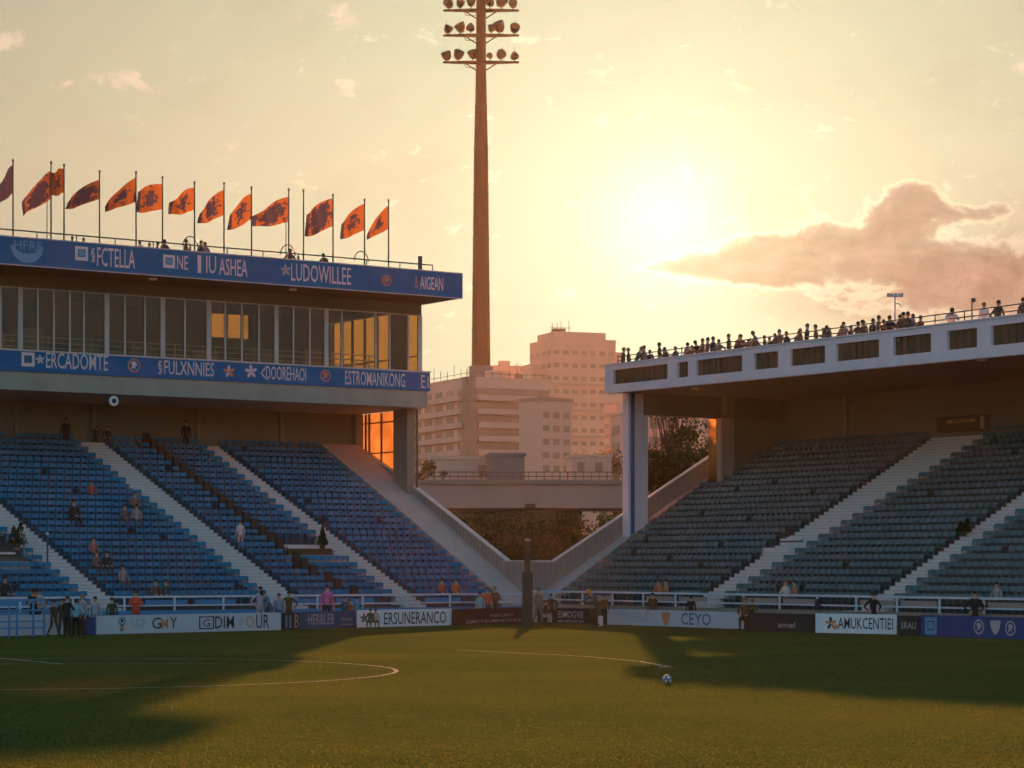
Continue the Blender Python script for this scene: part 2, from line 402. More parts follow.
# ------------------------------------------------------------------ left stand superstructure
LS, lf = grand('L'); RS, rf = grand('R')
def left_upper():
    l = L.l; root = LS; SE = -1.45; S1 = 38.0
    tb = L.tt(430, 373, SE)[0]; tr = L.tt(462, 274, SE)[0]; tg = tb+.55
    zt = L.tt(430, 373, SE)[1]
    X = lambda s: l(s, 0).x
    TB = TTOP+3.2                       # back of the storey
    # deck and beam
    MB().box(X(SE+.1), X(S1), tb+.10, TB, zt-1.95, zt-1.02).build('deck_beam', M['conc'], root)
    # lower sign band
    sb = MB().box(X(SE), X(S1), tb, tb+.30, zt-1.015, zt).build('sign_band', M['fas_b'], root)
    MB().box(X(SE-.02), X(S1), tb-.05, tb+.9, zt+.002, zt+.09).build('sill', M['mull'], root)
    lt = MB(); fn = lambda x, z: (x, tb-.012, z)
    LM = [M['white'], M['orange'], M['ltblue'], M['bdblue']]
    def put(txt, u0, u1, v0, v1, mi=0, dv=None):
        lt = MB()
        (sa, za), (sc, zc) = L.st(u0, v0, tb), L.st(u1, v0, tb)
        zb_ = L.st((u0+u1)/2, v1, tb)[1]; zt_ = L.st((u0+u1)/2, v0, tb)[1]
        letter(lt, txt, fn, X(sa), X(sc), zb_, zt_, mi); lt.build('lettering', LM, sb)
    def emb(u, v, rpx, style, mis):
        s, z = L.st(u, v, tb); lt = MB(); emblem(lt, fn, X(s), z, rpx/(F/L.px(s, tb, z)[2]), mis, style); lt.build('emblem', LM, sb)
    emb(28, 359.5, 7, 2, (0, 3)); emb(40, 359.5, 5, 3, (0, 0))
    put('ERCADOMTE', 46, 108, 353.5, 369.5); emb(134, 365.5, 7, 0, (1, 0))
    put('§', 158, 162, 360.5, 374); put('FULXNNIES', 164, 214, 361.5, 375.5)
    emb(229, 371.5, 7, 3, (1, 0)); emb(251, 371.5, 7.5, 3, (0, 0))
    put('<', 261, 265, 367, 379); put('DOOREHAOI', 266, 306, 366.8, 380.5); emb(325.5, 375.8, 6, 0, (1, 1))
    put('ESTROMANIKONG', 345, 405, 372, 386); put('E', 421, 425, 375, 388); put('I', 427.5, 428.5, 376, 388)
    # roof slab and upper sign band
    zr0, zr1 = L.tt(462, 298, SE)[1], L.tt(462, 274, SE)[1]
    MB().box(X(SE+.1), X(S1), tr+.12, TB+1, zr0+.02, zr0+.30).build('roof', M['under2'], root)
    ub = MB().box(X(SE), X(S1), tr, tr+.12, zr0, zr1)
    ub.box(X(SE), X(SE)-.12*(-1 if X(SE) < X(S1) else 1)*-1, tr+.12, TB+1, zr0, zr1)
    ub = ub.build('sign_band', M['fas_t'], root)
    MB().box(X(SE)+.02, X(S1), tr-.03, tr+.16, zr1+.002, zr1+.05).build('parapet_cap', M['mull'], root)
    MB().box(X(SE)+.02, X(S1), tr-.02, tr+.03, zr0-.05, zr0-.002).build('drip_edge', M['mull'], root)
    lt = MB(); fn = lambda x, z: (x, tr-.012, z)
    LM2 = [M['white'], M['orange'], M['ltblue'], M['grey']]
    def put2(txt, u0, u1, v0, v1, mi=0):
        lt = MB()
        sa, sc = L.st(u0, v0, tr)[0], L.st(u1, v0, tr)[0]
        um = (u0+u1)/2; letter(lt, txt, fn, X(sa), X(sc), L.st(um, v1, tr)[1], L.st(um, v0, tr)[1], mi); lt.build('lettering', LM2, ub)
    def emb2(u, v, rpx, style, mis):
        s, z = L.st(u, v, tr); lt = MB(); emblem(lt, fn, X(s), z, rpx/(F/L.px(s, tr, z)[2]), mis, style); lt.build('emblem', LM2, ub)
    put2('HFRE', 14, 42, 241, 250, 2); emb2(27, 251, 14, 4, (2, 2))
    emb2(81.5, 253.5, 7, 2, (0, 2)); put2('§', 91, 95, 248, 262.5); put2('FCTELLA', 97, 135, 248.5, 267.5)
    emb2(169, 261.5, 6.5, 2, (0, 2)); put2('NE', 177, 188, 256, 269.5)
    put2('I', 197.5, 201, 255.5, 273); put2('IU', 206, 216, 256, 273.5); put2('ASHEA', 219, 247.5, 259, 276)
    emb2(285.5, 270, 6.5, 3, (3, 3)); put2('LUDOWILLEE', 291, 351, 265.5, 283); emb2(386.5, 280.5, 5.5, 0, (1, 1))
    put2('S', 415, 417.5, 276, 279.5, 1); put2('I', 415.5, 417, 280.5, 283.5, 1); put2('N', 415, 417.5, 284.5, 288, 1)
    put2('AIGEAN', 420, 443, 277, 290)
    # wall band under the roof, glazing
    zg = zr0-.62
    MB().box(X(SE+.25), X(S1), tg-.05, tg+.25, zg, zr0+.015).build('lintel', M['soff'], root)
    MB().box(X(SE+.25), X(SE+.5), tg+.26, TB, zg+.3, zr0+.015).build('lintel', M['soff'], root)
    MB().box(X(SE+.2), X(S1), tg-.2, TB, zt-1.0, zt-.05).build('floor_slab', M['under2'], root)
    cuts = [425, 408.5, 390, 376, 342, 326.5, 310, 293.5, 276.5, 259, 242, 225.5, 209, 185, 163, 145, 125, 107, 84, 70, 54, 38, 20.5, 1, -20, -44]
    thick = {326.5, 276.5, 209, 163, 107, 20.5, 425}
    sx = [L.st(u, 340, tg)[0] for u in cuts]; sx[0] = SE+.3
    groups = [(0, 2), (2, 5), (5, 8), (8, 12), (12, 14), (14, 17), (17, 22), (22, 25)]
    for a, b in groups:
        w = MB().box(X(sx[a]), X(sx[b]), tg+.05, tg+.07, zt+.09, zg).build('window', M['glass'], root)
        fr = MB()
        for i in range(a, b):
            hw = .13 if cuts[i] in thick else .045
            x = X(sx[i]); fr.box(x-hw, x+hw, tg, tg+.12, zt+.09, zg)
        fr.box(X(sx[a]), X(sx[b]), tg+.02, tg+.10, zg-.06, zg-.003); fr.build('frame', M['mull'], w)
    # end glazing, bronze tinted, with mullions
    te = [tg+.15, tg+1.4, tg+2.3, tg+4.6, tg+6.0, tg+7.4, tg+8.6, tg+10.0, TB-.3]
    w = MB().box(X(SE+.30), X(SE+.32), te[0], TB-.2, zt+.05, zg+.28).build('window', M['bronze'], root, label='bronze tinted end window of the box storey')
    fr = MB()
    for i, t in enumerate(te):
        hw = .05
        fr.box(X(SE+.24), X(SE+.38), t-hw, t+hw, zt+.05, zg+.28)
    fr.box(X(SE+.24), X(SE+.38), te[0], TB-.2, zt+.95, zt+1.02); fr.build('frame', M['metal'], w)
    ip0, ip1 = L.tt(406, 340, SE+.5)[0], L.tt(391, 340, SE+.5)[0]
    MB().box(X(SE+.42), X(SE+.58), ip0, ip1, zt-.04, zg+.3).build('interior_pier', M['soff'], root)
    # back wall of the storey with two openings
    bw = MB(); s1, z1 = L.st(211, 304, TB); s2, z2 = L.st(250, 331, TB)
    sa, sc = max(s1, s2), min(s1, s2); zlo, zhi = zr0-1.5, zr0-.12
    bw.box(X(SE+.4), X(sc), TB, TB+.2, zt-1, zr0+.01); bw.box(X(sa), X(S1), TB, TB+.2, zt-1, zr0+.01)
    bw.box(X(sc), X(sa), TB, TB+.2, zt-1, zlo); bw.box(X(sc), X(sa), TB, TB+.2, zhi, zr0+.01)
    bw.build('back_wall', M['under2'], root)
    w = MB().box(X(sc), X(sa), TB+.08, TB+.1, zlo, zhi).build('window', M['bronze'], root, label='small golden rear window seen through the glazed storey')
    fr = MB()
    for q in (.0, .18, .58, 1.0):
        x = X(sc+(sa-sc)*q); fr.box(x-.06, x+.06, TB+.04, TB+.14, zlo, zhi)
    fr.build('frame', M['metal'], w)
    # counters and rails inside
    ins = MB()
    for zz in (.35, .62, .9): ins.box(X(SE+2.5), X(S1), tg+1.0, tg+1.05, zt+zz, zt+zz+.05)
    for k in range(14): 
        s = SE+3+k*2.4; ins.box(X(s), X(s+.05), tg+1.0, tg+1.05, zt, zt+.9)
    ins.build('inner_rail', M['mull'], root)
    cp = MB()
    for k in range(9):
        s = 4+k*3.3+random.random(); cp.box(X(s), X(s+.9+random.random()), tg+1.6, tg+2.2, zt, zt+.75+random.random()*.7)
    cp.build('counter', M['rwall'], root)
    # wall behind the seats, piers, end column, end screens
    MB().box(X(SE+.0), X(S1), TTOP+.25, TTOP+.5, ZTOP-1.4, zt-1.955).build('rear_wall', M['rwall'], root)
    pr = []
    for s in [L.st(u, 430, TTOP)[0] for u in (18, 95, 200, 283)]:
        pr.append(MB().box(X(s-.12), X(s+.12), TTOP+.12, TTOP+.25, ZTOP-.5, zt-1.955).build('pier', M['conc_d'], root))
    def col(u0, u1, s, name, m):
        ta, tb_ = sorted((L.tt(u0, 430, s)[0], L.tt(u1, 430, s)[0])); return ta, tb_
    ta, tb_ = col(397, 411, SE+.3, 'c', None)
    c = MB().box(X(SE+.05), X(SE+.55), ta, tb_, 5, zt-1.955).build('column', M['conc_d'], root)
    ta2, tb2 = col(347, 359, SE+.3, 'c', None)
    MB().box(X(SE+.0), X(SE+.5), ta2, tb2, 7, zt-1.955).build('column', M['conc_d'], root)
    if tb2 < TTOP: MB().box(X(SE+.05), X(SE+.25), tb2+.002, TTOP+.248, 7, zt-1.955).build('side_wall', M['rwall'], root)
    tq = L.tt(417.5, 430, SE)[0]
    sc_ = MB().box(X(SE+.0), X(SE+.03), tb_+.02, ta2-.02, 6.2, zt-1.96)
    sc_.build('wind_screen', M['screen'], root)
    MB().box(X(SE+.0), X(SE+.03), tq+.12, ta-.12, 6.2, zt-1.96).build('wind_screen', M['screen'], root)
    fr = MB()
    for t in (tq, ta2-.35, ta2-.75, (tb_+ta2)/2): fr.box(X(SE-.04), X(SE+.08), t, t+.08, 5.5, zt-1.96)
    fr.box(X(SE-.03), X(SE+.07), tb_, ta2, zt-2.55, zt-2.48).box(X(SE-.03), X(SE+.07), tb_, ta2, 9.4, 9.46)
    fr.build('screen_post', M['metal'], root)
    # roof rail
    rr = MB(); z = zr1
    rr.tube((X(SE+1.6), tr+.5, z+.42), (X(S1), tr+.5, z+.42), .035, n=6)
    s = SE+1.6
    while s < S1: rr.tube((X(s), tr+.5, z-.9), (X(s), tr+.5, z+.42), .03, n=5); s += 2.1
    for s0 in (4.5, 9.0, 14.7, 27.5):      # bent service pipes
        pts = [(X(s0+.9*cos(a)*.5), tr+.8, z+.35+.55*sin(a)) for a in [pi*i/8 for i in range(9)]]
        rr.path(pts, .03, 5)
    rr.build('roof_rail', M['metal'], root)
    MB().tube((X(SE+2.4), tr+.5, z-.4), (X(SE+2.4), tr+.5, z+.85), .12, n=8).build('vent_pipe', M['metal'], root)
    # soffit lamps
    for u, v in ((153, 279), (293, 292)):
        s, _ = L.st(u, v, tr+1.4)
        o = MB().lathe([(.02, 0), (.22, .02), (.2, .1)], Matrix.Translation((X(s), tr+1.4, zr0-.10))).build('soffit_lamp', M['pipew'], root)
    # round horn loudspeaker under the beam
    s, z = L.st(113.5, 401, tb+.2)
    mt = Matrix.Translation((X(s), tb+.25, z)) @ Matrix.Rotation(R_(90), 4, 'X')
    hs = MB().lathe([(.05, -.45), (.09, -.25), (.24, .02), (.27, .10), (.20, .12)], mt).build('loudspeaker', M['pipew'], root)
    MB().lathe([(.0, .10), (.13, .125), (.10, .15)], mt).build('cone', M['black'], hs)
    MB().tube((X(s), tb+.45, z+.1), (X(s), tb+.45, zt-1.95), .03, n=6).build('bracket', M['metal'], hs)
    return tb, tr, zr1, zr0
LTB, LTR, LZR1, LZR0 = left_upper()

# ------------------------------------------------------------------ right stand superstructure
def right_upper():
    f = Rr; l = f.l; root = RS; SE = -3.1; S1 = 42.0
    X = lambda s: l(s, 0).x
    tf, z1 = f.tt(605, 366, SE); z0 = f.tt(605, 393.5, SE)[1]
    # pale fascia: frame around recessed louvre panels
    px = [(613, 667.5), (677, 688), (696, 742), (754, 778), (790, 825), (836, 879), (893, 931), (947, 977), (991, 1030), (1044, 1075)]
    # slight rise of the deck edge towards the near end, as built
    sl = (f.st(1024, 315, tf)[1]-z1)/(f.st(1024, 315, tf)[0]-SE)
    sl0 = (f.st(1024, 354, tf)[1]-z0)/(f.st(1024, 354, tf)[0]-SE)
    zt = lambda s: z1+sl*(s-SE)
    zb = lambda s: z0+sl0*(s-SE)
    pans = []
    for a, b in px:
        ym = .5*(a+b)
        pans.append((f.st(a, 370, tf)[0], f.st(b, 370, tf)[0]))
    fa = MB()
    def slab(sa, sb, qa, qb, t0=0.0, t1=.35):   # quad strip between heights fractions qa, qb
        Z = lambda s, q: zb(s)+(zt(s)-zb(s))*q
        fa.hexa([l(sa, tf+t0, Z(sa, qa)), l(sb, tf+t0, Z(sb, qa)), l(sb, tf+t1, Z(sb, qa)), l(sa, tf+t1, Z(sa, qa))],
                [l(sa, tf+t0, Z(sa, qb)), l(sb, tf+t0, Z(sb, qb)), l(sb, tf+t1, Z(sb, qb)), l(sa, tf+t1, Z(sa, qb))])
    q0, q1 = .30, .82
    slab(SE, S1, 0, q0); slab(SE, S1, q1, 1)
    s = SE
    for a, b in pans: slab(s, a, q0, q1); s = b
    slab(s, S1, q0, q1)
    fa.build('fascia', M['lav'], root)
    cp = MB(); cp.hexa([l(SE-.05, tf-.06, zt(SE)+.003), l(S1, tf-.06, zt(S1)+.003), l(S1, tf+.4, zt(S1)+.003), l(SE-.05, tf+.4, zt(SE)+.003)],
                       [l(SE-.05, tf-.06, zt(SE)+.07), l(S1, tf-.06, zt(S1)+.07), l(S1, tf+.4, zt(S1)+.07), l(SE-.05, tf+.4, zt(SE)+.07)])
    cp.build('parapet_cap', M['lav'], root)
    for a, b in pans:
        lo = MB(); za, zc = zb(a)+(zt(a)-zb(a))*q0, zt(a)-(zt(a)-zb(a))*(1-q1)
        lo.box(X(a+.002), X(b-.002), tf+.16, tf+.30, za-.06, zc+.06)
        n = max(3, int((b-a)/.42))
        for i in range(1, n): 
            x = X(a+(b-a)*i/n); lo.box(x-.02, x+.02, tf+.10, tf+.158, za, zc)
        lo.build('louvre_panel', M['louv'], root)
    # deck slab, soffit, end beam, rear wall
    TB = TTOP+1.5
    zd = z0+.62
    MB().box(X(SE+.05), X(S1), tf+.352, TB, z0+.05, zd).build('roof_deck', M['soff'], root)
    MB().box(X(SE), X(SE)-(.28 if X(SE) > X(S1) else -.28), tf+.353, TB, z0+.06, z1-.02).build('end_fascia', M['lav'], root)
    ze = f.tt(645, 415.5, SE+.3)[1]; ze2 = f.tt(715, 417, SE+.3)[1]
    zbm = min(ze, ze2)
    tc0, tc1 = sorted((f.tt(626, 450, SE+.2)[0], f.tt(645.5, 450, SE+.2)[0]))
    MB().box(X(SE+.1), X(SE+.7), tc1-.3, TB-.5, zbm, z0+.045).build('end_beam', M['soff'], root)
    MB().box(X(SE+.0), X(S1), TTOP+.25, TTOP+.5, ZTOP-1.4, z0+.045).build('rear_wall', M['rwall'], root)
    for u in (843,):
        s = f.st(u, 420, TTOP)[0]; MB().box(X(s-.15), X(s+.15), TTOP+.12, TTOP+.25, ZTOP-.5, z0+.04).build('pier', M['conc_d'], root)
    # front column with a blue stripe
    zb_c = f.tt(635, 527, SE+.2)[1]
    zc0 = 3.0
    c = MB().box(X(SE-.12), X(SE+.42), tc0, tc1, zc0, z0+.04).build('column', M['lav'], root)
    ts0, ts1 = sorted((f.tt(630.8, 450, SE+.44)[0], f.tt(634.6, 450, SE+.44)[0]))
    MB().box(X(SE+.422), X(SE+.45), max(ts0, tc0+.02), ts1, zc0, z0+.04).build('stripe', M['bluepaint'], c)
    t0, t1 = sorted((f.tt(718, 440, SE+.4)[0], f.tt(731, 440, SE+.4)[0]))
    MB().box(X(SE+.2), X(SE+.7), t0, t1, 7, z0+.04).build('column', M['conc'], root)
    MB().box(X(SE+.25), X(SE+.5), t1+.002, TTOP+.248, 7, z0+.045).build('side_wall', M['rwall'], root)
    ta, tb2 = sorted((f.tt(708.5, 440, SE+.3)[0], f.tt(716.5, 440, SE+.3)[0]))
    MB().box(X(SE+.28), X(SE+.31), ta, tb2, 7.6, zbm).build('wind_screen', M['screen'], root)
    # dark electronic sign on the rear wall
    ts = TTOP+.1
    sa, za = f.st(938, 417.5, ts); sb, zb2 = f.st(988, 432, ts); zs1 = f.st(963, 416, ts)[1]; zs0 = f.st(963, 432, ts)[1]
    sg = MB().box(X(sa), X(sb), ts-.12, ts+.15, zs0, zs1).build('electronic_sign', M['louv'], root, label='dark electronic sign with small amber letters')
    lt = MB(); fn = lambda x, z: (x, ts-.132, z)
    s_a, s_b = f.st(949, 420, ts)[0], f.st(977, 420, ts)[0]
    letter(lt, 'EMTCCIONAMI', fn, X(s_a), X(s_b), zs1-.36, zs1-.16, 0)
    lt.build('lettering', [M['gold']], sg)
    s_a, s_b = f.st(982, 420, ts)[0], f.st(986, 420, ts)[0]
    MB().box(X(s_a), X(s_b), ts-.14, ts-.122, zs0+.1, zs1-.08).build('side_plate', M['conc'], sg)
    # soffit lamps
    for u, v in ((695, 389), (982, 363)):
        s, _ = f.st(u, v, tf+1.6)
        MB().lathe([(.02, 0), (.24, .02), (.2, .12)], Matrix.Translation((X(s), tf+1.6, z0-.09))).build('soffit_lamp', M['pipew'], root)
    # roof rail
    rr = MB()
    for dz in (.62, .33):
        rr.tube(l(SE+.5, tf+.5, zt(SE)+dz*.8), l(S1, tf+.5, zt(S1)+dz), .028, n=6)
    s = SE+.5
    while s < S1: rr.tube(l(s, tf+.5, zd), l(s, tf+.5, zt(s)+.60), .03, n=5); s += 1.9
    rr.build('roof_rail', M['metal'], root)
    return tf, zt, zd
RTF, RZT, RZD = right_upper()

# corner wall between the two stands
pa = L.w(WALL_LINE['L'](1.7), 1.7, 0); pb = Rr.w(WALL_LINE['R'](1.3), 1.3, 0)
pa = L.w(-1.60, 3.75, 0); 
def cornerwall():
    root = thing('corner_wall', 'low ribbed concrete wall joining the two grandstands behind the dark post', 'wall', (0, 0, 0))
    a = P(503, 561, pa.y); b = P(553.5, 561, pa.y+.3)
    w = MB().box(a.x, b.x, pa.y, pa.y+.2, -.1, 3.14).build('wall', M['para'], root)
    MB().box(a.x, b.x, pa.y-.05, pa.y+.25, 3.14, 3.2).build('coping', M['step'], root)
    rb = MB()
    x = a.x+.1
    while x < b.x: rb.box(x, x+.05, pa.y-.03, pa.y-.002, 1.6, 3.1); x += .22
    rb.build('rib', M['conc_d'], root)
cornerwall()

# ------------------------------------------------------------------ ledges at the stair landings
def landing(f, rows, s0, s1, label):
    """white walled landing with two low benches let into the seating"""
    k0, k1 = rows; t0 = T0+k0*TREAD+.02; z = Z0+k0*RISE+.42
    t1 = T0+k1*TREAD-.02
    root = thing('stair_landing', label, 'landing', f.w(s0, t0, z-.4), f.rz)
    w = abs(s1-s0); xs = (0, f.sg*w)
    MB().box(*xs, 0, t1-t0, -.5, .45).build('floor', M['step'], root)
    MB().box(*xs, t1-t0-.35, t1-t0, .453, 1.0).build('back_step', M['step'], root)
    MB().box(xs[0]+f.sg*.15, xs[1]-f.sg*.35, (t1-t0)*.55, (t1-t0)*.55+.3, .80, .90).box(xs[0]+f.sg*.2, xs[1]-f.sg*.4, (t1-t0)*.55+.05, (t1-t0)*.55+.25, .453, .80, 1).build('bench', [M['step'], M['under']], root)
    return root
BLOCK = []      # (side, row range, s range): seats left out
def reserve(side, k0, k1, s0, s1): BLOCK.append((side, k0, k1, min(s0, s1), max(s0, s1)))
def rowof(t): return int((t-T0)/TREAD)
def mk_landing(side, ulo, uhi, vtop, vbot, aisle, label):
    f = L if side == 'L' else Rr
    sa, ta = f.on(ulo, vbot, .4); sb, tb = f.on(uhi, vbot, .4); _, tc = f.on((ulo+uhi)/2, vtop, .4)
    k0, k1 = rowof(min(ta, tb)), rowof(tc)
    lo, hi = min(sa, sb), max(sa, sb)
    reserve(side, k0, k1-1, lo-.1, hi+.1)
    landing(f, (k0, k1), lo, hi, label); return k0, k1
mk_landing('L', -60, 26, 528, 557, 0, 'pale concrete landing with a bench beside the leftmost stairs')
mk_landing('L', 292, 346, 532, 556, 2, 'pale concrete landing with a bench below the third stairs of the blue stand')
mk_landing('R', 766, 792, 527, 546, 0, 'pale concrete landing with low ledges beside the grey stand stairs')

# ------------------------------------------------------------------ seats
def seat_mesh(m):
    mb = MB()
    mb.hexa([(-.19,-.17,.40),(.19,-.17,.40),(.19,.14,.38),(-.19,.14,.38)], [(-.19,-.18,.435),(.19,-.18,.435),(.18,.14,.415),(-.18,.14,.415)])
    mb.hexa([(-.198,.13,.585),(.198,.13,.585),(.198,.165,.585),(-.198,.165,.585)], [(-.196,.185,.775),(.196,.185,.775),(.196,.225,.765),(-.196,.225,.765)])
    mb.hexa([(-.196,.185,.775),(.196,.185,.775),(.196,.225,.765),(-.196,.225,.765)], [(-.17,.20,.80),(.17,.20,.80),(.17,.235,.795),(-.17,.235,.795)])
    for x in (-.15, .15): mb.box(x-.015, x+.015, .14, .165, .38, .60)
    mb.box(-.04, .04, -.02, .12, .02, .385)
    return mb.mesh('stadium_seat', [m])
SM = {'L': seat_mesh(M['seat_b']), 'R': seat_mesh(M['seat_g'])}
PITCH = .42
ALL = []        # (D, side, block, row, idx, s, t, z)
dark = [(L.on(u, v, .6)) for u, v in ((165, 450), (215, 490), (260, 525), (310, 565), (350, 588))]
def dark_s(t):
    d = sorted(dark, key=lambda q: q[1])
    for (s0, t0), (s1, t1) in zip(d, d[1:]):
        if t <= t1 or (s1, t1) == d[-1]: return s0+(s1-s0)*(t-t0)/(t1-t0)
DARK = []
for side, f in (('L', L), ('R', Rr)):
    for k in range(ROWS):
        t = T0+k*TREAD+.33; z = Z0+k*RISE+.002
        edges = [SEAT_END[side](t)]
        for a, b in AISLES[side]: edges += sorted((a(t), b(t)))
        edges.append(SMAX[side])
        for bi in range(0, len(edges), 2):
            lo, hi = edges[bi]+.08, edges[bi+1]-.08
            n = int((hi-lo)/PITCH)
            for i in range(n):
                s = lo+(i+.5)*(hi-lo)/n if hi < SMAX[side]-1 else lo+(i+.5)*PITCH
                u, v, D = f.px(s, t, z+.6)
                if not -12 < u < 1036: continue
                if any(sd == side and k0 <= k <= k1 and s0 < s < s1 for sd, k0, k1, s0, s1 in BLOCK): continue
                if side == 'L' and bi == 2 and abs(s-dark_s(t)) < PITCH*.5: DARK.append((k, s, t, z)); continue
                if random.random() < .012: continue
                ALL.append((D, side, bi//2, k, i+1, n, s, t, z, u))
ALL.sort(key=lambda q: q[0])
inview = [q for q in ALL if 3 < q[9] < 1021 and q[3] > 0 or (3 < q[9] < 1021)]
NEAR = set(id(q) for q in inview[:275])
BN = {('L', 3): 'left of the leftmost stairs', ('L', 2): 'right of the leftmost stairs', ('L', 1): 'right of the second stairs', ('L', 0): 'right of the third stairs',
      ('R', 0): 'left of the first stairs', ('R', 1): 'left of the second stairs', ('R', 2): 'right of the second stairs'}
stuff = MB(); tmpl = {k: ([v.co.copy() for v in m.vertices], [tuple(p.vertices) for p in m.polygons]) for k, m in SM.items()}
for q in ALL:
    D, side, blk, k, i, n, s, t, z, u = q
    f = L if side == 'L' else Rr; p = f.w(s, t, z)
    rz = f.rz
    if id(q) in NEAR:
        o = bpy.data.objects.new('stadium_seat', SM[side]); COL.objects.link(o); o.location = p; o.rotation_euler = (0, 0, rz)
        # ordinal from the stairs named in BN
        if (side, blk) in (('L', 3),): j = i
        elif side == 'L': j = n-i+1
        elif blk == 2: j = i
        else: j = n-i+1
        tag(o, '%s plastic seat in the %s row up, %s seat %s' % ('blue' if side == 'L' else 'grey teal', ordn(k+1), ordn(j), BN[(side, blk)]), 'seat',
            'blue seats of the left stand' if side == 'L' else 'grey seats of the right stand')
    else:
        mt = Matrix.Translation(p) @ Matrix.Rotation(rz+random.uniform(-.03, .03), 4, 'Z')
        vs, fs = tmpl[side]; stuff.add([mt @ v for v in vs], fs, 0 if side == 'L' else 1)
stuff.build('stadium_seats', [M['seat_b'], M['seat_g']], label='long rows of empty blue and grey plastic seats filling both stands', cat='seats', kind='stuff')
mb = MB(); mb.box(-.21, .21, -.12, .20, .02, .50); mb.hexa([(-.21,-.05,.502),(.21,-.05,.502),(.21,.22,.502),(-.21,.22,.502)], [(-.17,.04,1.0),(.17,.04,1.0),(.17,.22,1.0),(-.17,.22,1.0)])
dm = mb.mesh('covered_seat', [M['seat_d']])
for j, (k, s, t, z) in enumerate(sorted(DARK)):
    o = bpy.data.objects.new('covered_seat', dm); COL.objects.link(o); o.location = L.w(s, t, z); o.rotation_euler = (0, 0, L.rz)
    tag(o, 'dark covered seat in the slanting line through the blue rows, %s from the bottom' % ordn(j+1), 'seat', 'dark covered seats in a slanting line')

# ------------------------------------------------------------------ ground
def grass_mat():
    m = bpy.data.materials.new('mown grass'); m.use_nodes = True; nt = m.node_tree; t = NT(nt); b = nt.nodes['Principled BSDF']
    tc = t.n('ShaderNodeTexCoord').outputs['Object']
    n1 = t.n('ShaderNodeTexNoise', i_Vector=tc, i_Scale=.12, i_Detail=4.0).outputs[0]
    n2 = t.n('ShaderNodeTexNoise', i_Vector=tc, i_Scale=2.2, i_Detail=8.0, i_Roughness=.75).outputs[0]
    n3 = t.n('ShaderNodeTexNoise', i_Vector=tc, i_Scale=24.0, i_Detail=3.0, i_Roughness=.7).outputs[0]
    c = t.mix(t.ramp(n1, .35, .65), (.036, .064, .015), (.066, .083, .019))
    c = t.mix(t.ramp(n2, .3, .75), c, (.062, .086, .022))
    c = t.mix(t.m('MULTIPLY', t.ramp(n2, .60, .8), .5), c, (.11, .10, .04))
    f = t.m('MULTIPLY_ADD', n3, 1.0, .5)
    c = t.mix(1.0, c, t.n('ShaderNodeCombineColor', i_0=f, i_1=f, i_2=f).outputs[0], 'MULTIPLY')
    t.put(b.inputs['Base Color'], c); b.inputs['Roughness'].default_value = 1; b.inputs['Specular IOR Level'].default_value = 0
    h = t.m('ADD', t.m('MULTIPLY', n3, .6), n2)
    bp = t.n('ShaderNodeBump', i_Height=h, i_Strength=.6); bp.inputs['Distance'].default_value = .06
    t.put(b.inputs['Normal'], bp.outputs[0])
    return m
M['grass'] = grass_mat()
M['blade'] = mat('grass blades', (.058, .074, .018), .9, .6, .35, trans=.45, spec=0.0)
MB().add([(-400, -40, -.05), (400, -40, -.05), (400, 1100, -.05), (-400, 1100, -.05)], [(0, 1, 2, 3)]).build('ground', M['asph'], kind='structure')
MB().add([(-70, -20, 0), (75, -20, 0), (75, 60, 0), (2, 127, 0), (-2, 127, 0), (-70, 84, 0)], [(0, 1, 2, 3, 4, 5)]).build('pitch', M['grass'], kind='structure')
def tufts():
    rnd = random.Random(5); mb = MB()
    n = 0
    while n < 80000:
        D = 34+rnd.random()**1.5*46; x = rnd.uniform(-1, 1)*(D*512/F+1.0); n += 1
        h = rnd.uniform(.012, .038); a = rnd.uniform(0, pi); w = rnd.uniform(.008, .018)
        dx, dy = cos(a)*w, sin(a)*w; lx, ly = rnd.gauss(0, .018), rnd.gauss(0, .018)
        o = len(mb.v); mb.v += [(x-dx, D-dy, .001), (x+dx, D+dy, .001), (x+lx, D+ly, h)]; mb.f.append((o, o+1, o+2)); mb.mi.append(0)
    me = bpy.data.meshes.new('grass'); me.from_pydata(mb.v, [], mb.f); me.materials.append(M['blade'])
    o = bpy.data.objects.new('grass', me); COL.objects.link(o); tag(o, 'short grass blades standing on the pitch', 'grass', kind='stuff')
tufts()
def strip(pts, w, name='pitch_marking'):
    mb = MB()
    for a, b in zip(pts, pts[1:]):
        d = Vector((b[0]-a[0], b[1]-a[1], 0)).normalized(); n = Vector((-d.y, d.x, 0))*w/2
        A = Vector((a[0], a[1], .006)); B = Vector((b[0], b[1], .006))
        mb.add([A-n, B-n, B+n, A+n], [(0, 1, 2, 3)])
    return mb.build(name, M['line'], kind='structure')
cx, cy, cr = -12.75, 66.3, 9.55
strip([(cx+cr*cos(a), cy+cr*sin(a)) for a in [2*pi*i/96 for i in range(97)]], .12)
g1, g2 = G(0, 655), G(62, 664); strip([(g1.x*1.15, g1.y+2), g2], .14)
g1, g2 = G(-20, 664.5), G(228, 663.5); strip([g1, g2], .10)
g1, g2 = G(457, 650), G(668, 666.5); gm = G(585, 656.5)
strip([g1, gm, G(640, 661.5), g2], .13)
g = G(667, 667); strip([(g.x-.25, g.y), (g.x+.15, g.y)], .5)
strip([G(918, 637.5), G(1000, 641)], .08)

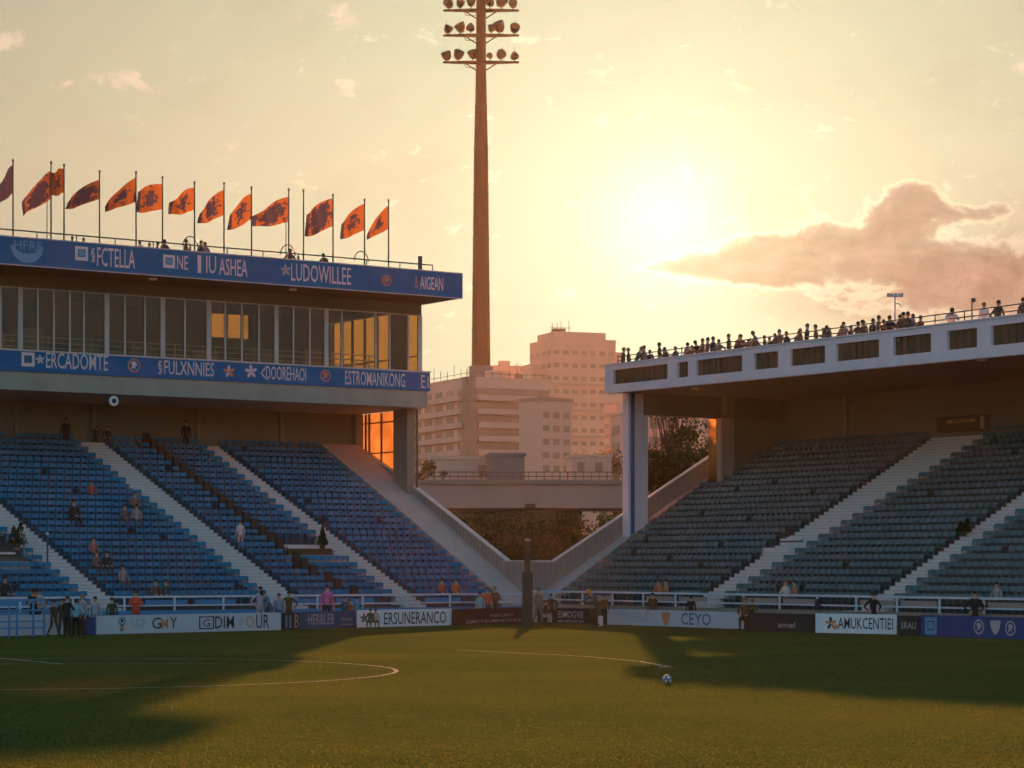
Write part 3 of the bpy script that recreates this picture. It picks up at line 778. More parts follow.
# ------------------------------------------------------------------ football
def ball():
    mb = bmesh.new(); bmesh.ops.create_icosphere(mb, subdivisions=3, radius=.11)
    me = bpy.data.meshes.new('football'); 
    for p in mb.faces: p.smooth = True
    # pentagon patches in blue around the icosahedron's corners
    ico = bmesh.new(); bmesh.ops.create_icosphere(ico, subdivisions=1, radius=1); cs = [v.co.normalized() for v in ico.verts]; ico.free()
    for fc in mb.faces:
        c = fc.calc_center_median().normalized(); fc.material_index = 0 if max(c.dot(k) for k in cs) > .955 else 1
    mb.to_mesh(me); mb.free()
    me.materials.append(M['white']); me.materials.append(M['bluepaint'])
    o = bpy.data.objects.new('football', me); COL.objects.link(o); g = G(667, 684); o.location = (g.x, g.y, .115); o.scale = (1.05,)*3; o.location.z = .1205
    tag(o, 'white and blue football lying alone on the grass near a painted line', 'ball')
ball()

# ------------------------------------------------------------------ perimeter boards
def board(u0, v0t, v0b, u1, v1t, v1b, face, label, texts=(), mats=None, embs=(), extra=None):
    a, b = G(u0, v0b), G(u1, v1b)
    h = ((v0b-v0t)*a.y/F + (v1b-v1t)*b.y/F)/2
    d = Vector((b.x-a.x, b.y-a.y, 0)); w = d.length; rz = atan2(d.y, d.x)
    root = thing('advertising_board', label, 'advertising board', a, rz, 'boards around the pitch')
    pn = MB().box(0, w, 0, .06, .02, h).build('panel', M[face], root)
    fr = MB()
    for x in (.05, w-.09, w/2): fr.box(x, x+.04, .062, .4, 0, .05).box(x, x+.04, .062, .10, .05, h-.05)
    fr.build('support_leg', M['metal'], root)
    if texts or embs or extra:
        fn = lambda x, z: (x, -.008, z); BM = [M[x] for x in mats]
        q = lambda u: (G(u, v0b+(v1b-v0b)*(u-u0)/(u1-u0))-a).length if u > u0 else 0
        for txt, ua, ub, f0, f1, mi in texts:
            lt = MB(); letter(lt, txt, fn, q(ua), q(ub), h*f0, h*f1, mi); lt.build('lettering', BM, pn)
        for u, fz, r, st, mis in embs:
            lt = MB(); emblem(lt, fn, q(u), h*fz, h*r, mis, st); lt.build('emblem', BM, pn)
        if extra: lt = MB(); extra(lt, fn, q, h); lt.build('emblem', BM, pn)
    return root
board(86, 617.5, 635.3, 95.5, 617.3, 635, 'bblue', 'narrow plain blue board at the left end of the white boards')
def boxG(lt, fn, q, h):
    a, b = q(199), q(214)
    for x0, x1, z0, z1 in ((a, b, .18, .24), (a, b, .80, .86), (a, a+.07, .18, .86), (b-.07, b, .18, .86)):
        lt.add([fn(x0, h*z0), fn(x1, h*z0), fn(x1, h*z1), fn(x0, h*z1)], [(0, 1, 2, 3)], 0)
board(96.5, 615.5, 635, 281, 612.5, 630.5, 'bgrey', 'long grey white board with orange and black lettering and a boxed G',
      [('SGF', 131, 146, .28, .80, 2), ('G', 152, 161, .25, .85, 0), ('M', 161, 168, .25, .8, 1), ('Y', 170, 177, .25, .85, 0), ('G', 203, 210, .3, .7, 0),
       ('DIM', 215, 234, .2, .85, 0), ('o', 238, 243, .35, .62, 2), ('O', 246, 254, .2, .85, 1), ('UR', 256, 269, .15, .9, 0)],
      ['black', 'orange', 'grey'], [(122, .68, .22, 0, (0, 0)), (122, .34, .22, 3, (1, 0))], boxG)
board(282.5, 613, 630, 299, 612.5, 629.5, 'bdark', 'small dark board between the long grey white board and the dull blue board', [('II', 285.5, 291, .1, .85, 0), ('B', 294.5, 299, .1, .9, 1)], ['ltblue', 'grey'])
board(301, 612, 629.7, 355, 610, 627.8, 'bdblue', 'dull blue board with faint grey capitals', [('HERBLEB', 308, 334, .25, .85, 0), ('EBANK', 341, 352, .42, .60, 0), ('___', 341, 353, .2, .24, 0)], ['grey'])
board(357.5, 610, 628, 452, 608.8, 625.6, 'bwhite', 'white board with tall black lettering reading ERSUNERANCO', [('ERSUNERANCO', 384, 446, .15, .85, 0)], ['black'], [(377, .5, .32, 3, (1, 0))] if False else [(364, .55, .3, 3, (1, 0))])
M_embl = None
board(453, 609, 625.7, 521.5, 607.5, 622.8, 'bdark', 'near black board with faint grey lettering left of the tall post', [('ESMOTIEUMENDANCE', 466, 521, .10, .30, 0), ('NEUBT', 490, 514, .45, .62, 0)], ['grey'])
board(532.5, 607.5, 622.6, 537, 607.5, 622.6, 'wood', 'narrow pinkish white board just right of the tall post')
board(557.5, 609, 623.3, 588, 608.8, 624, 'bdark', 'small near black board with two lines of grey lettering', [('ESMOGVIE', 558.5, 583.5, .38, .85, 0), ('MANERICATON', 558.5, 583.5, .08, .25, 0)], ['grey'])
board(606, 608.5, 624.8, 743, 612.5, 629.5, 'bgrey', 'long grey white board with a gold emblem and CEYO in teal', [('LERAS', 629, 653, .25, .8, 1), ('CEYO', 681, 711, .16, .88, 0)], ['teal', 'grey', 'orange'], [(666, .45, .42, 1, (2, 2))])
board(749, 613.7, 631.2, 815, 613.2, 633.2, 'bdark', 'wide near black board with a small pale mark left of the white board', [('amel', 778, 795, .25, .55, 0)], ['grey'])
board(815.5, 613.5, 633.2, 896.5, 614.5, 634.9, 'bwhite', 'white board with an orange flower emblem and black capitals', [('AMUKCENTIEI', 838, 893, .25, .82, 0)], ['black', 'orange'], [(831, .52, .36, 3, (1, 0)), (836, .34, .2, 3, (1, 1))])
board(897, 615.3, 635.6, 919.5, 616, 636.2, 'bdark', 'small near black board beside the royal blue board', [('SRAU', 901, 916, .35, .68, 0)], ['grey'])
board(920.5, 615.5, 636.2, 1050, 617.5, 641.0, 'bblue', 'royal blue board with three round pale emblems and a light blue crest', [],
      ['grey', 'bblue', 'ltblue'], [(931, .5, .40, 2, (2, 2)), (979, .52, .34, 0, (0, 0)), (995.5, .50, .33, 1, (0, 0)), (1010.5, .5, .34, 0, (0, 0))])

# ------------------------------------------------------------------ dark padded post at the corner
def bigpost():
    g = G(527.5, 625.5); root = thing('corner_post', 'tall dark green padded post standing between the two stands', 'post', g)
    w = 10.5*g.y/F; h = P(527, 538, g.y).z
    MB().box(-w/2, w/2, -w/2, w/2, 0, h*.62).build('padding', M['post'], root)
    MB().box(-w*.28, w*.28, -w*.28, w*.28, h*.62, h-.15).build('shaft', M['post'], root)
    MB().lathe([(w*.28, 0), (w*.3, .06), (w*.12, .14)], Matrix.Translation((0, 0, h-.15))).build('cap', M['conc'], root)
bigpost()

# ------------------------------------------------------------------ blue barrier at the lower left
def barrier():
    a, b = G(-14, 637.5), G(45, 636); d = b-a; root = thing('crowd_barrier', 'blue metal barrier with open bars at the left end of the pitch edge', 'barrier', a, atan2(d.y, d.x))
    w = d.length; k = F/b.y
    rl = MB()
    for z, r in ((36/k, .05), (26/k, .035), (15/k, .03), (8.5/k, .03)): rl.box(0, w, -.03, .03, z-r, z+r)
    rl.build('rail', M['railb'], root)
    ps = MB()
    for u in (-8, 9, 16.5, 33, 44): 
        x = (u+14)/59*w; ps.box(x-.035, x+.035, -.032, .032, 0, 36/k)
    ps.build('upright', M['railb'], root)
    wl = MB().box(-2, w+1.9, 1.2, 1.35, 0, .85).build('low_wall', M['bgrey'])
    wl.location = a; wl.rotation_euler = (0, 0, atan2(d.y, d.x)); tag(wl, 'low pale wall behind the blue metal barrier', 'wall')
barrier()

# ------------------------------------------------------------------ bridge, walls and trees under it
def bridge():
    D = 168.0; a = P(395, 480, D); b = P(690, 480, D)
    root = thing('bridge', 'plain concrete road bridge spanning the gap between the stands', 'bridge', (0, D, 0))
    zt = a.z; zb = P(500, 508, D).z
    MB().box(a.x, b.x, 0, 11, zb, zt-.32).build('girder', M['bridge'], root)
    MB().box(a.x, b.x, -.2, 11.2, zt-.318, zt).build('deck_edge', M['conc_d'], root)
    rl = MB(); h = 8*D/F
    for z in (.45*h, h): rl.tube((a.x, .1, zt+z), (b.x, .1, zt+z), .035, n=5)
    x = a.x
    while x < b.x: rl.tube((x, .1, zt), (x, .1, zt+h), .022 if int(x*10) % 3 else .04, n=5); x += .55
    rl.build('railing', M['metal'], root)
    for u in (405, 676): 
        x = P(u, 500, D).x; MB().box(x-.6, x+.6, 2, 9, -.05, zb-.003).build('pier', M['bridge'], root)
    q = P(530, 506, D); MB().box(q.x-.37, q.x+.37, -.35, -.003, q.z-.16, q.z+.14).build('junction_box', M['louv'], root)
    a = P(420, 560, 192); b = P(582, 560, 192); c = P(470, 508, 192)
    o = MB().box(a.x, b.x, 192, 192.5, -.05, 9.5).build('sun_block_wall', M['under'], label='dark retaining wall in the shade under the bridge', cat='wall')  # added wall, raised behind the girder so no sun gets under the bridge
    a = P(461, 520, 188); b = P(470, 520, 188)
    MB().box(a.x, b.x, 188, 188.4, -.05, P(0, 524, 188).z).build('gate_pillar', M['bld3'], label='short pale pillar in the shade at the left under the bridge', cat='pillar')
    a = P(576, 520, 230); b = P(604, 520, 230)
    MB().box(a.x, b.x, 230, 236, -.05, 8.2).build('garden_wall', M['bld2'], label='pale pink wall glimpsed between trees under the bridge', cat='wall')
bridge()

def tree(name, base, h, w, label, leafm, n=1400, ls=.35, cat='tree', group=None, trunk=.14, low=.12, seed=0, depth=None, clumps=16):
    rnd = random.Random(seed+int(abs(base[0]*7)+base[1]))
    root = thing(name, label, cat, base, 0, group); depth = depth or w
    tk = MB(); tr = trunk
    pts = [Vector((0, 0, 0)), Vector((rnd.uniform(-.1, .1)*w, 0, h*.3)), Vector((rnd.uniform(-.12, .12)*w, 0, h*.6))]
    for i, (a, b) in enumerate(zip(pts, pts[1:])): tk.tube(a, b, tr*(1-.3*i), tr*(.7-.3*i), 8)
    cl = []
    for i in range(clumps):
        q = rnd.uniform(low, .92); ww = (1-((q-.5)/.58)**2)**.5*.5 if abs(q-.5) < .57 else .1
        a = rnd.uniform(0, 2*pi); rr = rnd.uniform(.2, .85)
        c = Vector((cos(a)*w*ww*rr, sin(a)*depth*ww*rr, q*h)); r = rnd.uniform(.13, .24)*min(w, h)
        cl.append((c, r)); tk.tube(pts[1]+(pts[2]-pts[1])*rnd.random(), c, tr*.3, tr*.1, 5)
    tk.build('trunk', M['bark'], root)
    lf = MB()
    for i in range(n):
        c, r = cl[rnd.randrange(len(cl))]
        d = Vector((rnd.gauss(0, 1), rnd.gauss(0, 1), rnd.gauss(0, .8))).normalized()*r*(rnd.random()**.45)*1.15
        p = c+d; nrm = Vector((rnd.gauss(0, 1), rnd.gauss(0, 1), rnd.gauss(0, 1))).normalized(); a = nrm.orthogonal().normalized(); b = nrm.cross(a)
        s = ls*rnd.uniform(.5, 1.3)
        lf.add([p-a*s*.5, p+b*s*.28, p+a*s*.5, p-b*s*.28], [(0, 1, 2, 3)])
    lf.build('crown', leafm, root); return root
# dark trees under the bridge
for i, (u, w, vt) in enumerate(((478, 4.5, 511), (497, 5.5, 507), (520, 6, 505), (545, 6, 505), (566, 5, 508), (578, 3.2, 512), (598, 3.6, 510), (612, 3.5, 506))):
    D = 183+2*(i % 3); b = P(u, 560, D); h = P(u, vt, D).z*1.02
    tree('shade_tree', (b.x, b.y, -.04), h, w, 'dark leafy tree in the shade under the bridge, %s from the left' % ordn(i+1), M['leaf_d'], 1500, .30, group='dark trees under the bridge', low=.05, seed=i, clumps=26)
# tree beside the right stand
b = P(684, 560, 158); tree('leafy_tree', (b.x, b.y, -.04), P(684, 417, 158).z, 5.0, 'tall leafy tree rising behind the end wall of the grey stand', M['leaf'], 12000, .25, seed=3, low=.25, clumps=40)
b = P(662, 560, 156); tree('leafy_tree', (b.x, b.y, -.04), P(662, 440, 156).z, 4.4, 'lower leafy tree just right of the blue striped column', M['leaf'], 12000, .26, seed=5, low=.2, clumps=40)
tree('sun_block_tree', (10.4, 158, -.04), 16.6, 4.8, 'slender trunk rising behind the gallery between the two leafy trees', M['leaf'], 11000, .28, seed=9, low=.80, clumps=44, trunk=.12)  # added tree, crown hidden by the gallery, stops sun leaking onto the pitch
# shrubs beyond the bridge
for i, (u, vt, w) in enumerate(((421, 455, 2.0), (431, 441, 1.6), (444, 462, 2.4), (453, 464, 1.6))):
    D = 200; b = P(u, 560, D)
    tree('slender_tree', (b.x, b.y, -.04), P(u, vt, D).z, w, 'thin dusty tree behind the bridge rail, %s from the left' % ordn(i+1), M['leaf'], 700, .26, group='thin trees behind the bridge', low=.55, seed=i+11, clumps=12)
for i, (u, vt, w) in enumerate(((578, 452, 5), (592, 447, 6), (606, 444, 6), (619, 447, 5))):
    D = 300; b = P(u, 560, D)
    tree('reddish_tree', (b.x, b.y, -.04), P(u, vt, D).z, w, 'reddish tree at the foot of the tall tower block, %s from the left' % ordn(i+1), M['leaf_r'], 1500, .4, group='reddish trees below the tower block', low=.5, seed=i+21, clumps=18)

# ------------------------------------------------------------------ background buildings
def bldg(name, label, u, D, vtop, wl, wr, ang, mwall, floors=(), fl=3.0, win=True, nwl=4, nwr=8, parapet=.8, balc=False, ww=1.1, wh=1.2):
    """corner towards the viewer at pixel u; left face length wl, right face length wr; right face turned back by ang degrees"""
    c = P(u, 560, D); h = P(u, vtop, D).z
    root = thing(name, label, 'building', (c.x, D, -.05), R_(ang))
    # local: right face along +x at y=0 ; left face along +y at x=0
    MB().box(0, wr, 0, wl, 0, h).build('wall', mwall, root)
    MB().box(-.15, wr+.15, -.15, wl+.15, h+.003, h+.35).build('roof', mwall, root)
    wm = MB().box(-ww/2, ww/2, -.03, .10, 0, wh).mesh('window', [M['win2'] if mwall is M['bld2'] else M['win']])
    z = h-fl*1.15; k = 0
    fz = []
    while z > 1.5: fz.append(z); z -= fl
    cnt = 0
    for z in fz:
        if balc:
            pass
        for face, n, ln in (('r', nwr, wr), ('l', nwl, wl)):
            for i in range(n):
                if cnt >= 96 or not win: continue
                q = (i+.5)*ln/n
                o = bpy.data.objects.new('window', wm); COL.objects.link(o); o.parent = root
                o.location = (q, 0, z) if face == 'r' else (0, q, z); o.rotation_euler = (0, 0, 0 if face == 'r' else R_(90)); 
                o.scale = (ln/n*.62/ww, 1, 1); cnt += 1
    return root, h, fz
# B1: banded mid-rise block
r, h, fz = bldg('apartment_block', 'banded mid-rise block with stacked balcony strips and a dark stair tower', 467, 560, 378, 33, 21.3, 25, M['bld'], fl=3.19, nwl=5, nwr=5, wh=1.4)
for i, z in enumerate(fz[:7]):
    MB().box(2.4, 21.5, -1.2, -.04, z-1.45, z-.15).build('balcony', M['bld3'], r)
    MB().box(-1.2, -.04, 1.9, 33, z-1.45, z-.15).build('balcony', M['bld3'], r)
    MB().box(2.4, 21.3, -.039, .02, z-.10, z+1.55).build('window_strip', M['win'], r)
MB().box(-.5, 1.9, -.5, 1.75, 0, h+.35).build('stair_tower', M['bldd'], r)
rl = MB()
for x in range(10): rl.tube((x*2.2, .2, h+.3), (x*2.2, .2, h+1.6+random.random()*.6), .07, n=5)
for y in range(8): rl.tube((.2, y*4, h+.3), (.2, y*4, h+1.5+random.random()*2.4), .07, n=5)
rl.tube((0, .2, h+1.3), (21, .2, h+1.3), .06, n=5); rl.tube((.2, 0, h+1.3), (.2, 32, h+1.3), .06, n=5); rl.build('roof_rail', M['metal'], r)
MB().box(9, 13, 6, 10, h+.36, h+2.6).build('plant_room', M['bld2'], r); MB().lathe([(1.1, 0), (1.1, 1.7), (.2, 2.1)], Matrix.Translation((17, 8, h+.36))).build('water_tank', M['bldd'], r)
for x in (5.0, 15.2): MB().tube((x, 5, h+.3), (x, 5, h+4.6), .06, n=5).tube((x-.7, 5, h+4.0), (x+.7, 5, h+4.0), .05, n=5).build('aerial', M['metal'], r)
# B3: smaller block before the tower
r, h, fz = bldg('apartment_block', 'narrow block with a blank pale side and small windows before the tower block', 541, 500, 402, 7.4, 8.3, 38, M['bld3'], fl=2.8, nwl=0, nwr=3, wh=1.3)
MB().box(-.3, 8.6, -.3, 7.7, h+.36, h+1.1).build('roof_edge', M['bldd'], r)
# B2: tall stepped tower block
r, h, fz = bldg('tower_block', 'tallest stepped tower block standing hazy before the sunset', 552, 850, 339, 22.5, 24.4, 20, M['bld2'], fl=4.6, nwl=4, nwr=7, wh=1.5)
MB().box(1.6, 21.2, 1.6, 19, h+.36, h+3.0).build('upper_storey', M['bld2'], r)
MB().box(24.41, 27.3, .8, 21, 0, h-3.8).build('side_wing', M['bld2'], r)
MB().box(27.31, 29.8, 1.6, 19, 0, h-9.6).build('side_wing', M['bld2'], r)
MB().box(-3.8, -.01, 9.6, 22, 0, h-8).build('side_wing', M['bld2'], r)
an = MB()
for x in (1.6, 3.5, 5, 8): an.tube((x, 4, h+3), (x, 4, h+5.6+random.random()*2), .12, n=5)
an.tube((.8, 4, h+4.6), (8.8, 4, h+4.6), .11, n=5); an.box(2.4, 7.2, 5, 7, h+3, h+4.4); an.build('roof_mast', M['metal'], r)
for z in fz[2:12:2]: MB().box(-.4, 24.4, -.7, -.04, z-1.4, z-.8).build('balcony', M['bld3'], r)
# B4: far pale block, and blocks further right
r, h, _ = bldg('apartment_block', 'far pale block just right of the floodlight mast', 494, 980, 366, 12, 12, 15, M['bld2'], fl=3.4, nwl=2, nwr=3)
MB().box(3, 7, 1, 5, h+.36, h+2.4).build('plant_room', M['bld2'], r)
bldg('apartment_block', 'dull orange block seen under the gallery beside the blue striped column', 646, 300, 408, 18, 12, 12, M['bld2'], fl=2.2, nwl=3, nwr=5)
bldg('apartment_block', 'pale low block peeping out right of the tower block', 617, 600, 404, 11, 11, 15, M['bld3'], fl=2.6, nwl=2, nwr=3)
# low buildings beyond the bridge
r, h, _ = bldg('low_house', 'long low white building behind the bridge rail', 432, 260, 459, 8, 8.2, 4, M['bld3'], win=False)
MB().box(5.0, 5.9, -.05, .0, h-1.9, h-.6).build('door', M['win'], r)
bldg('storage_shed', 'blue grey storage shed behind the bridge rail', 491, 255, 455.5, 6, 3.6, 6, M['shed'], win=False)
r, h, _ = bldg('low_house', 'low pale house with a garden wall below the tower block', 572, 265, 457, 6, 4.4, 5, M['bld3'], win=False)
MB().box(.6, 1.4, -.05, 0, h-1.6, h-.5).build('window', M['win'], r); MB().box(2.6, 3.4, -.05, 0, h-1.6, h-.5).build('window', M['win'], r)

# ------------------------------------------------------------------ floodlight mast
def mast():
    D = 585.0; b = P(481, 560, D); k = D/F
    root = thing('floodlight_mast', 'very tall red brown floodlight mast with tiers of round lamps', 'floodlight mast', (b.x, D, -.05))
    Z = lambda v: EYE+(HOR-v)*k
    MB().lathe([(9.8*k, 0), (9.5*k, Z(375)), (7.0*k, Z(150)), (5.0*k, Z(66)), (4.6*k, Z(-60))], n=16).build('mast_shaft', M['tower'], root)
    MB().lathe([(12*k, Z(378)), (12*k, Z(366)), (9.2*k, Z(366))], n=16).build('collar', M['shed'], root)
    ld = MB()
    for x in (-.9, -.3): ld.tube((x*1.0, -9.9*k, Z(372)), (x*.7, -5.0*k, Z(66)), .06, n=4)
    zz = Z(372)
    while zz < Z(70):
        q = (zz-Z(372))/(Z(66)-Z(372)); ld.tube((-.9+.27*q, -(9.9-4.9*q)*k, zz), (-.3+.09*q, -(9.9-4.9*q)*k, zz), .05, n=4); zz += 1.2
    ld.build('ladder', M['lampm'], root)
    for v in (330, 285, 240, 195, 150, 108):
        rr_ = (9.5-2.5*(375-v)/225)*k if v >= 150 else (7-2*(150-v)/84)*k; MB().lathe([(rr_+.05, Z(v)), (rr_+.10, Z(v)+.12), (rr_+.10, Z(v)+.5), (rr_+.05, Z(v)+.62)], n=16).build('joint_ring', M['lampm'], root)
    proto = None
    for ti, v in enumerate((61, 34, 9, -16, -41)):
        z = Z(v)
        pf = MB(); w = 38*k
        for sg in (-1, 1):
            pf.hexa([(0, -6*k, z-.7), (sg*w, 5*k, z-.15), (sg*w, 8*k, z-.15), (0, 3*k, z-.7)], [(0, -6*k, z-.1), (sg*w, 5*k, z+.25), (sg*w, 8*k, z+.25), (0, 3*k, z-.1)])
            pf.tube((0, 0, z-3.0), (sg*w*.4, 2*k, z-.5), .16, n=6)
        pf.box(-w, w, 6*k, 8*k, z-.1, z+.12)
        pf.path([(-w*.45, -.5, z-.4), (-w*.4, -.6, z-1.6), (-w*.2, -.4, z-1.7), (-.6, 0, z-.9)], .07)
        pf.build('platform', M['tower'], root)
        us = [(a+random.uniform(-1.5, 1.5), b*random.uniform(.72, .98)) for a, b in ((-34, 6.0), (-22, 6.3), (-9.5, 5.6), (9.5, 4.6), (19, 6.2), (33, 5.6))]
        for j, (x, r) in enumerate(us):
            if (ti+j) % 5 == 3: r *= .8
            q = abs(x)/38; y = -6*k+(11*k)*q; rr = r*k
            mt = Matrix.Translation((x*k, y, z+.3+rr*1.15)) @ Matrix.Rotation(R_(random.uniform(-60, 60)), 4, 'Z') @ Matrix.Rotation(R_(random.uniform(28, 75)), 4, 'X')
            lp = MB().lathe([(rr*.22, -rr*1.15), (rr*.5, -rr*1.0), (rr*.85, -rr*.55), (rr*1.0, rr*.1), (rr*1.06, rr*.55), (rr*.92, rr*.7)], mt, n=12).build('floodlight', M['lampm'], root)
            MB().box(x*k-.12, x*k+.12, y-.1, y+.1, z-.05, z+.3+rr*.6).build('bracket', M['lampm'], lp)
        wr = MB()
        for x in (-35, -22, 22, 34): wr.tube((x*k, 5*k, z), (x*k*.99, 6*k, z+16*k), .05, n=4)
        wr.build('cable', M['lampm'], root)
mast()

# ------------------------------------------------------------------ flags
def flag_mat():
    m = bpy.data.materials.new('orange flag with navy emblem'); m.use_nodes = True; nt = m.node_tree; t = NT(nt); nt.nodes.remove(nt.nodes['Principled BSDF'])
    uv = t.n('ShaderNodeUVMap').outputs[0]; oi = t.n('ShaderNodeObjectInfo').outputs['Random']
    sep = t.n('ShaderNodeSeparateXYZ', i_0=uv); x, y = sep.outputs[0], sep.outputs[1]
    off = t.n('ShaderNodeCombineXYZ', i_0=t.m('MULTIPLY', oi, 37.0), i_1=t.m('MULTIPLY', oi, 11.0)).outputs[0]
    pos = t.n('ShaderNodeVectorMath', operation='ADD', i_0=uv, i_1=off).outputs[0]
    nz = t.n('ShaderNodeTexNoise', i_Vector=pos, i_Scale=5.5, i_Detail=3.0, i_Roughness=.6).outputs[0]
    dx = t.m('SUBTRACT', x, .48); dy = t.m('SUBTRACT', y, .5)
    d = t.m('SQRT', t.m('ADD', t.m('MULTIPLY', t.m('MULTIPLY', dx, dx), 1.6), t.m('MULTIPLY', dy, dy)))
    f = t.m('ADD', t.m('MULTIPLY', nz, 1.7), t.m('MULTIPLY', d, -1.05))
    f = t.m('ADD', f, t.m('MULTIPLY_ADD', oi, .30, -.06)); f = t.m('ADD', f, t.m('MULTIPLY', t.n('ShaderNodeObjectInfo').outputs['Object Index'], .42))
    emb = t.ramp(f, .50, .60)
    band = t.ramp(t.m('ADD', x, t.m('MULTIPLY', nz, .25)), t_lo := .98, 1.02)
    fac = t.m('MAXIMUM', emb, band)
    c = t.mix(fac, (.17, .066, .027), (.028, .027, .058))
    df = t.n('ShaderNodeBsdfDiffuse'); tr = t.n('ShaderNodeBsdfTranslucent'); t.put(df.inputs[0], c); t.put(tr.inputs[0], c)
    mx = t.n('ShaderNodeMixShader', i_0=.50); t.put(mx.inputs[1], df.outputs[0]); t.put(mx.inputs[2], tr.outputs[0])
    nt.links.new(mx.outputs[0], nt.nodes['Material Output'].inputs[0]); return m
M['flag'] = flag_mat()
FL = [  # pole u, pole top v, fly end u, flag top v, flag bottom v (at pole), tip top v, tip bottom v
 (13, 160, -6, 165, 193, 198, 207), (51, 162, 23, 171, 199, 203, 215), (64, 164.5, 51.5, 169, 192, 174, 196), (99.5, 171, 66, 180, 199, 202, 209), (136, 172, 105, 178, 202, 207, 211),
 (162.5, 177, 137, 184, 209, 191, 212), (194.5, 182, 170, 187.5, 210, 203, 215), (224, 183, 199, 190, 215, 213, 224), (251.5, 187, 229, 194, 219, 215, 231), (288.7, 189, 253, 197, 222, 217, 227),
 (303.5, 190, None, 0, 0, 0, 0), (333, 194.5, 306, 198.5, 226, 214, 237), (364.5, 199.5, 341, 204, 230, 224, 239), (388.5, 200, 367, 206, 229, 234, 239), (47, 196, None, 0, 0, 0, 0), (286, 216, None, 0, 0, 0, 0)]
def flags():
    tF = LTR+.62
    seq = sorted([q for q in FL if q[2] is not None], key=lambda q: q[0])
    for q in FL:
        u, vt, ue, ft, fb, et, eb = q
        s, z = L.st(u, vt, tF + (.5 if ue is None else 0)); p = L.w(s, tF + (.5 if ue is None else 0), LZR0+.30)
        kx = p.y/F
        if ue is None: lab = {303.5: 'bare flagpole between the tenth and eleventh flags on the stand roof', 47: 'short thin bare pole close to the second flagpole', 286: 'short thin bare pole close to the tenth flagpole'}[u]
        else: lab = 'orange and navy flag on the stand roof, %s from the left' % ordn(seq.index(q)+1)
        root = thing('flagpole', lab, 'flag' if ue is not None else 'pole', p, 0, 'flags along the roof of the blue stand' if ue is not None else None)
        h = z-p.z
        thick = .045 if vt < 195 or ue is not None else .028
        MB().tube((0, 0, 0), (0, 0, h-.08), thick, thick*.75, 8).build('pole', M['metal'], root)
        if thick > .03: MB().lathe([(.02, 0), (.065, .05), (.06, .10), (.02, .15)], Matrix.Translation((0, 0, h-.1))).build('finial', M['metal'], root)
        if ue is None: continue
        mb = MB(); NX, NY = 14, 10; uvs = []
        ph = random.uniform(0, 6); kf = random.uniform(0, 3.5)
        zt0 = EYE+(HOR-ft)*kx-p.z; zb0 = EYE+(HOR-fb)*kx-p.z; zt1 = EYE+(HOR-et)*kx-p.z; zb1 = EYE+(HOR-eb)*kx-p.z; wx = (ue-u)*kx
        for j in range(NY+1):
            for i in range(NX+1):
                a = i/NX; b = j/NY
                sag = a**1.25
                top = zt0+(zt1-zt0)*sag+.10*sin(pi*a)*(1-a*.3); bot = zb0+(zb1-zb0)*a**1.1-.07*sin(pi*a)
                zz = top+(bot-top)*b
                yy = .34*a*sin((4.5+kf)*a+ph+1.6*b)+.09*sin(12*a+ph*2+3*b)*a
                mb.v.append((wx*a*(1-.04*sin(3*a+b)) - .02, yy, zz)); uvs.append((a, 1-b))
        for j in range(NY):
            for i in range(NX): mb.f.append((j*(NX+1)+i, j*(NX+1)+i+1, (j+1)*(NX+1)+i+1, (j+1)*(NX+1)+i)); mb.mi.append(0)
        o = mb.build('cloth', M['flag'], root)
        o.pass_index = 1 if u == 13 else 0
        ul = o.data.uv_layers.new(name='UVMap')
        for lp in o.data.loops: ul.data[lp.index].uv = uvs[lp.vertex_index]
        for pg in o.data.polygons: pg.use_smooth = True
flags()

# masts on the gallery roof
def gallery_items():
    s, z = Rr.st(895, 296, RTF+1.6); p = Rr.w(s, RTF+1.6, RZD)
    root = thing('roof_light_mast', 'thin light mast with a cross arm standing among the people on the gallery roof', 'light mast', p)
    h = z-RZD; MB().tube((0, 0, 0), (0, 0, h), .035, n=6).build('pole', M['mull'], root)
    a = MB().box(-.38, .38, -.04, .04, h-.05, h+.03)
    a.build('cross_arm', M['mull'], root)
    for x in (-.32, -.16, .02, .2, .34): MB().box(x-.06, x+.06, -.1, .08, h+.032, h+.13).build('lamp', M['mull'], root)
    MB().path([(0, 0, h-.35), (.22, 0, h-.38), (.3, 0, h-.55)], .03, 5).build('arm_hook', M['mull'], root)
    s, z = Rr.st(972, 298, RTF+.55); p = Rr.w(s, RTF+.55, RZD)
    root = thing('signal_pole', 'short pole with a small round head on the gallery roof rail', 'pole', p)
    h = z-RZD; MB().tube((0, 0, 0), (0, 0, h), .03, n=6).build('pole', M['metal'], root)
    MB().lathe([(.03, 0), (.09, .05), (.09, .16), (.03, .2)], Matrix.Translation((.08, 0, h-.2))).build('head', M['metal'], root)
    s, z = Rr.st(826.5, 328, RTF+1.0); p = Rr.w(s, RTF+1.0, RZD)
    root = thing('litter_bin', 'upright dark bin between people on the gallery roof', 'bin', p, Rr.rz)
    h = z-RZD; MB().box(-.15, .15, -.15, .15, 0, h-.05).build('body', M['metal'], root); MB().box(-.17, .17, -.17, .17, h-.048, h).build('lid', M['black'], root)
    s, z = Rr.st(819, 602, 1.0)
    p = Rr.w(s, 1.0, 0); zb = .93
    o = MB().box(-.15, .15, -.12, .12, 0, .42).box(-.11, .11, -.09, .09, .42, .50).build('equipment_case', M['black'], label='small black case on the front wall of the grey stand', cat='case'); o.location = (p.x, p.y, zb+.003); o.rotation_euler = (0, 0, Rr.rz)
gallery_items()

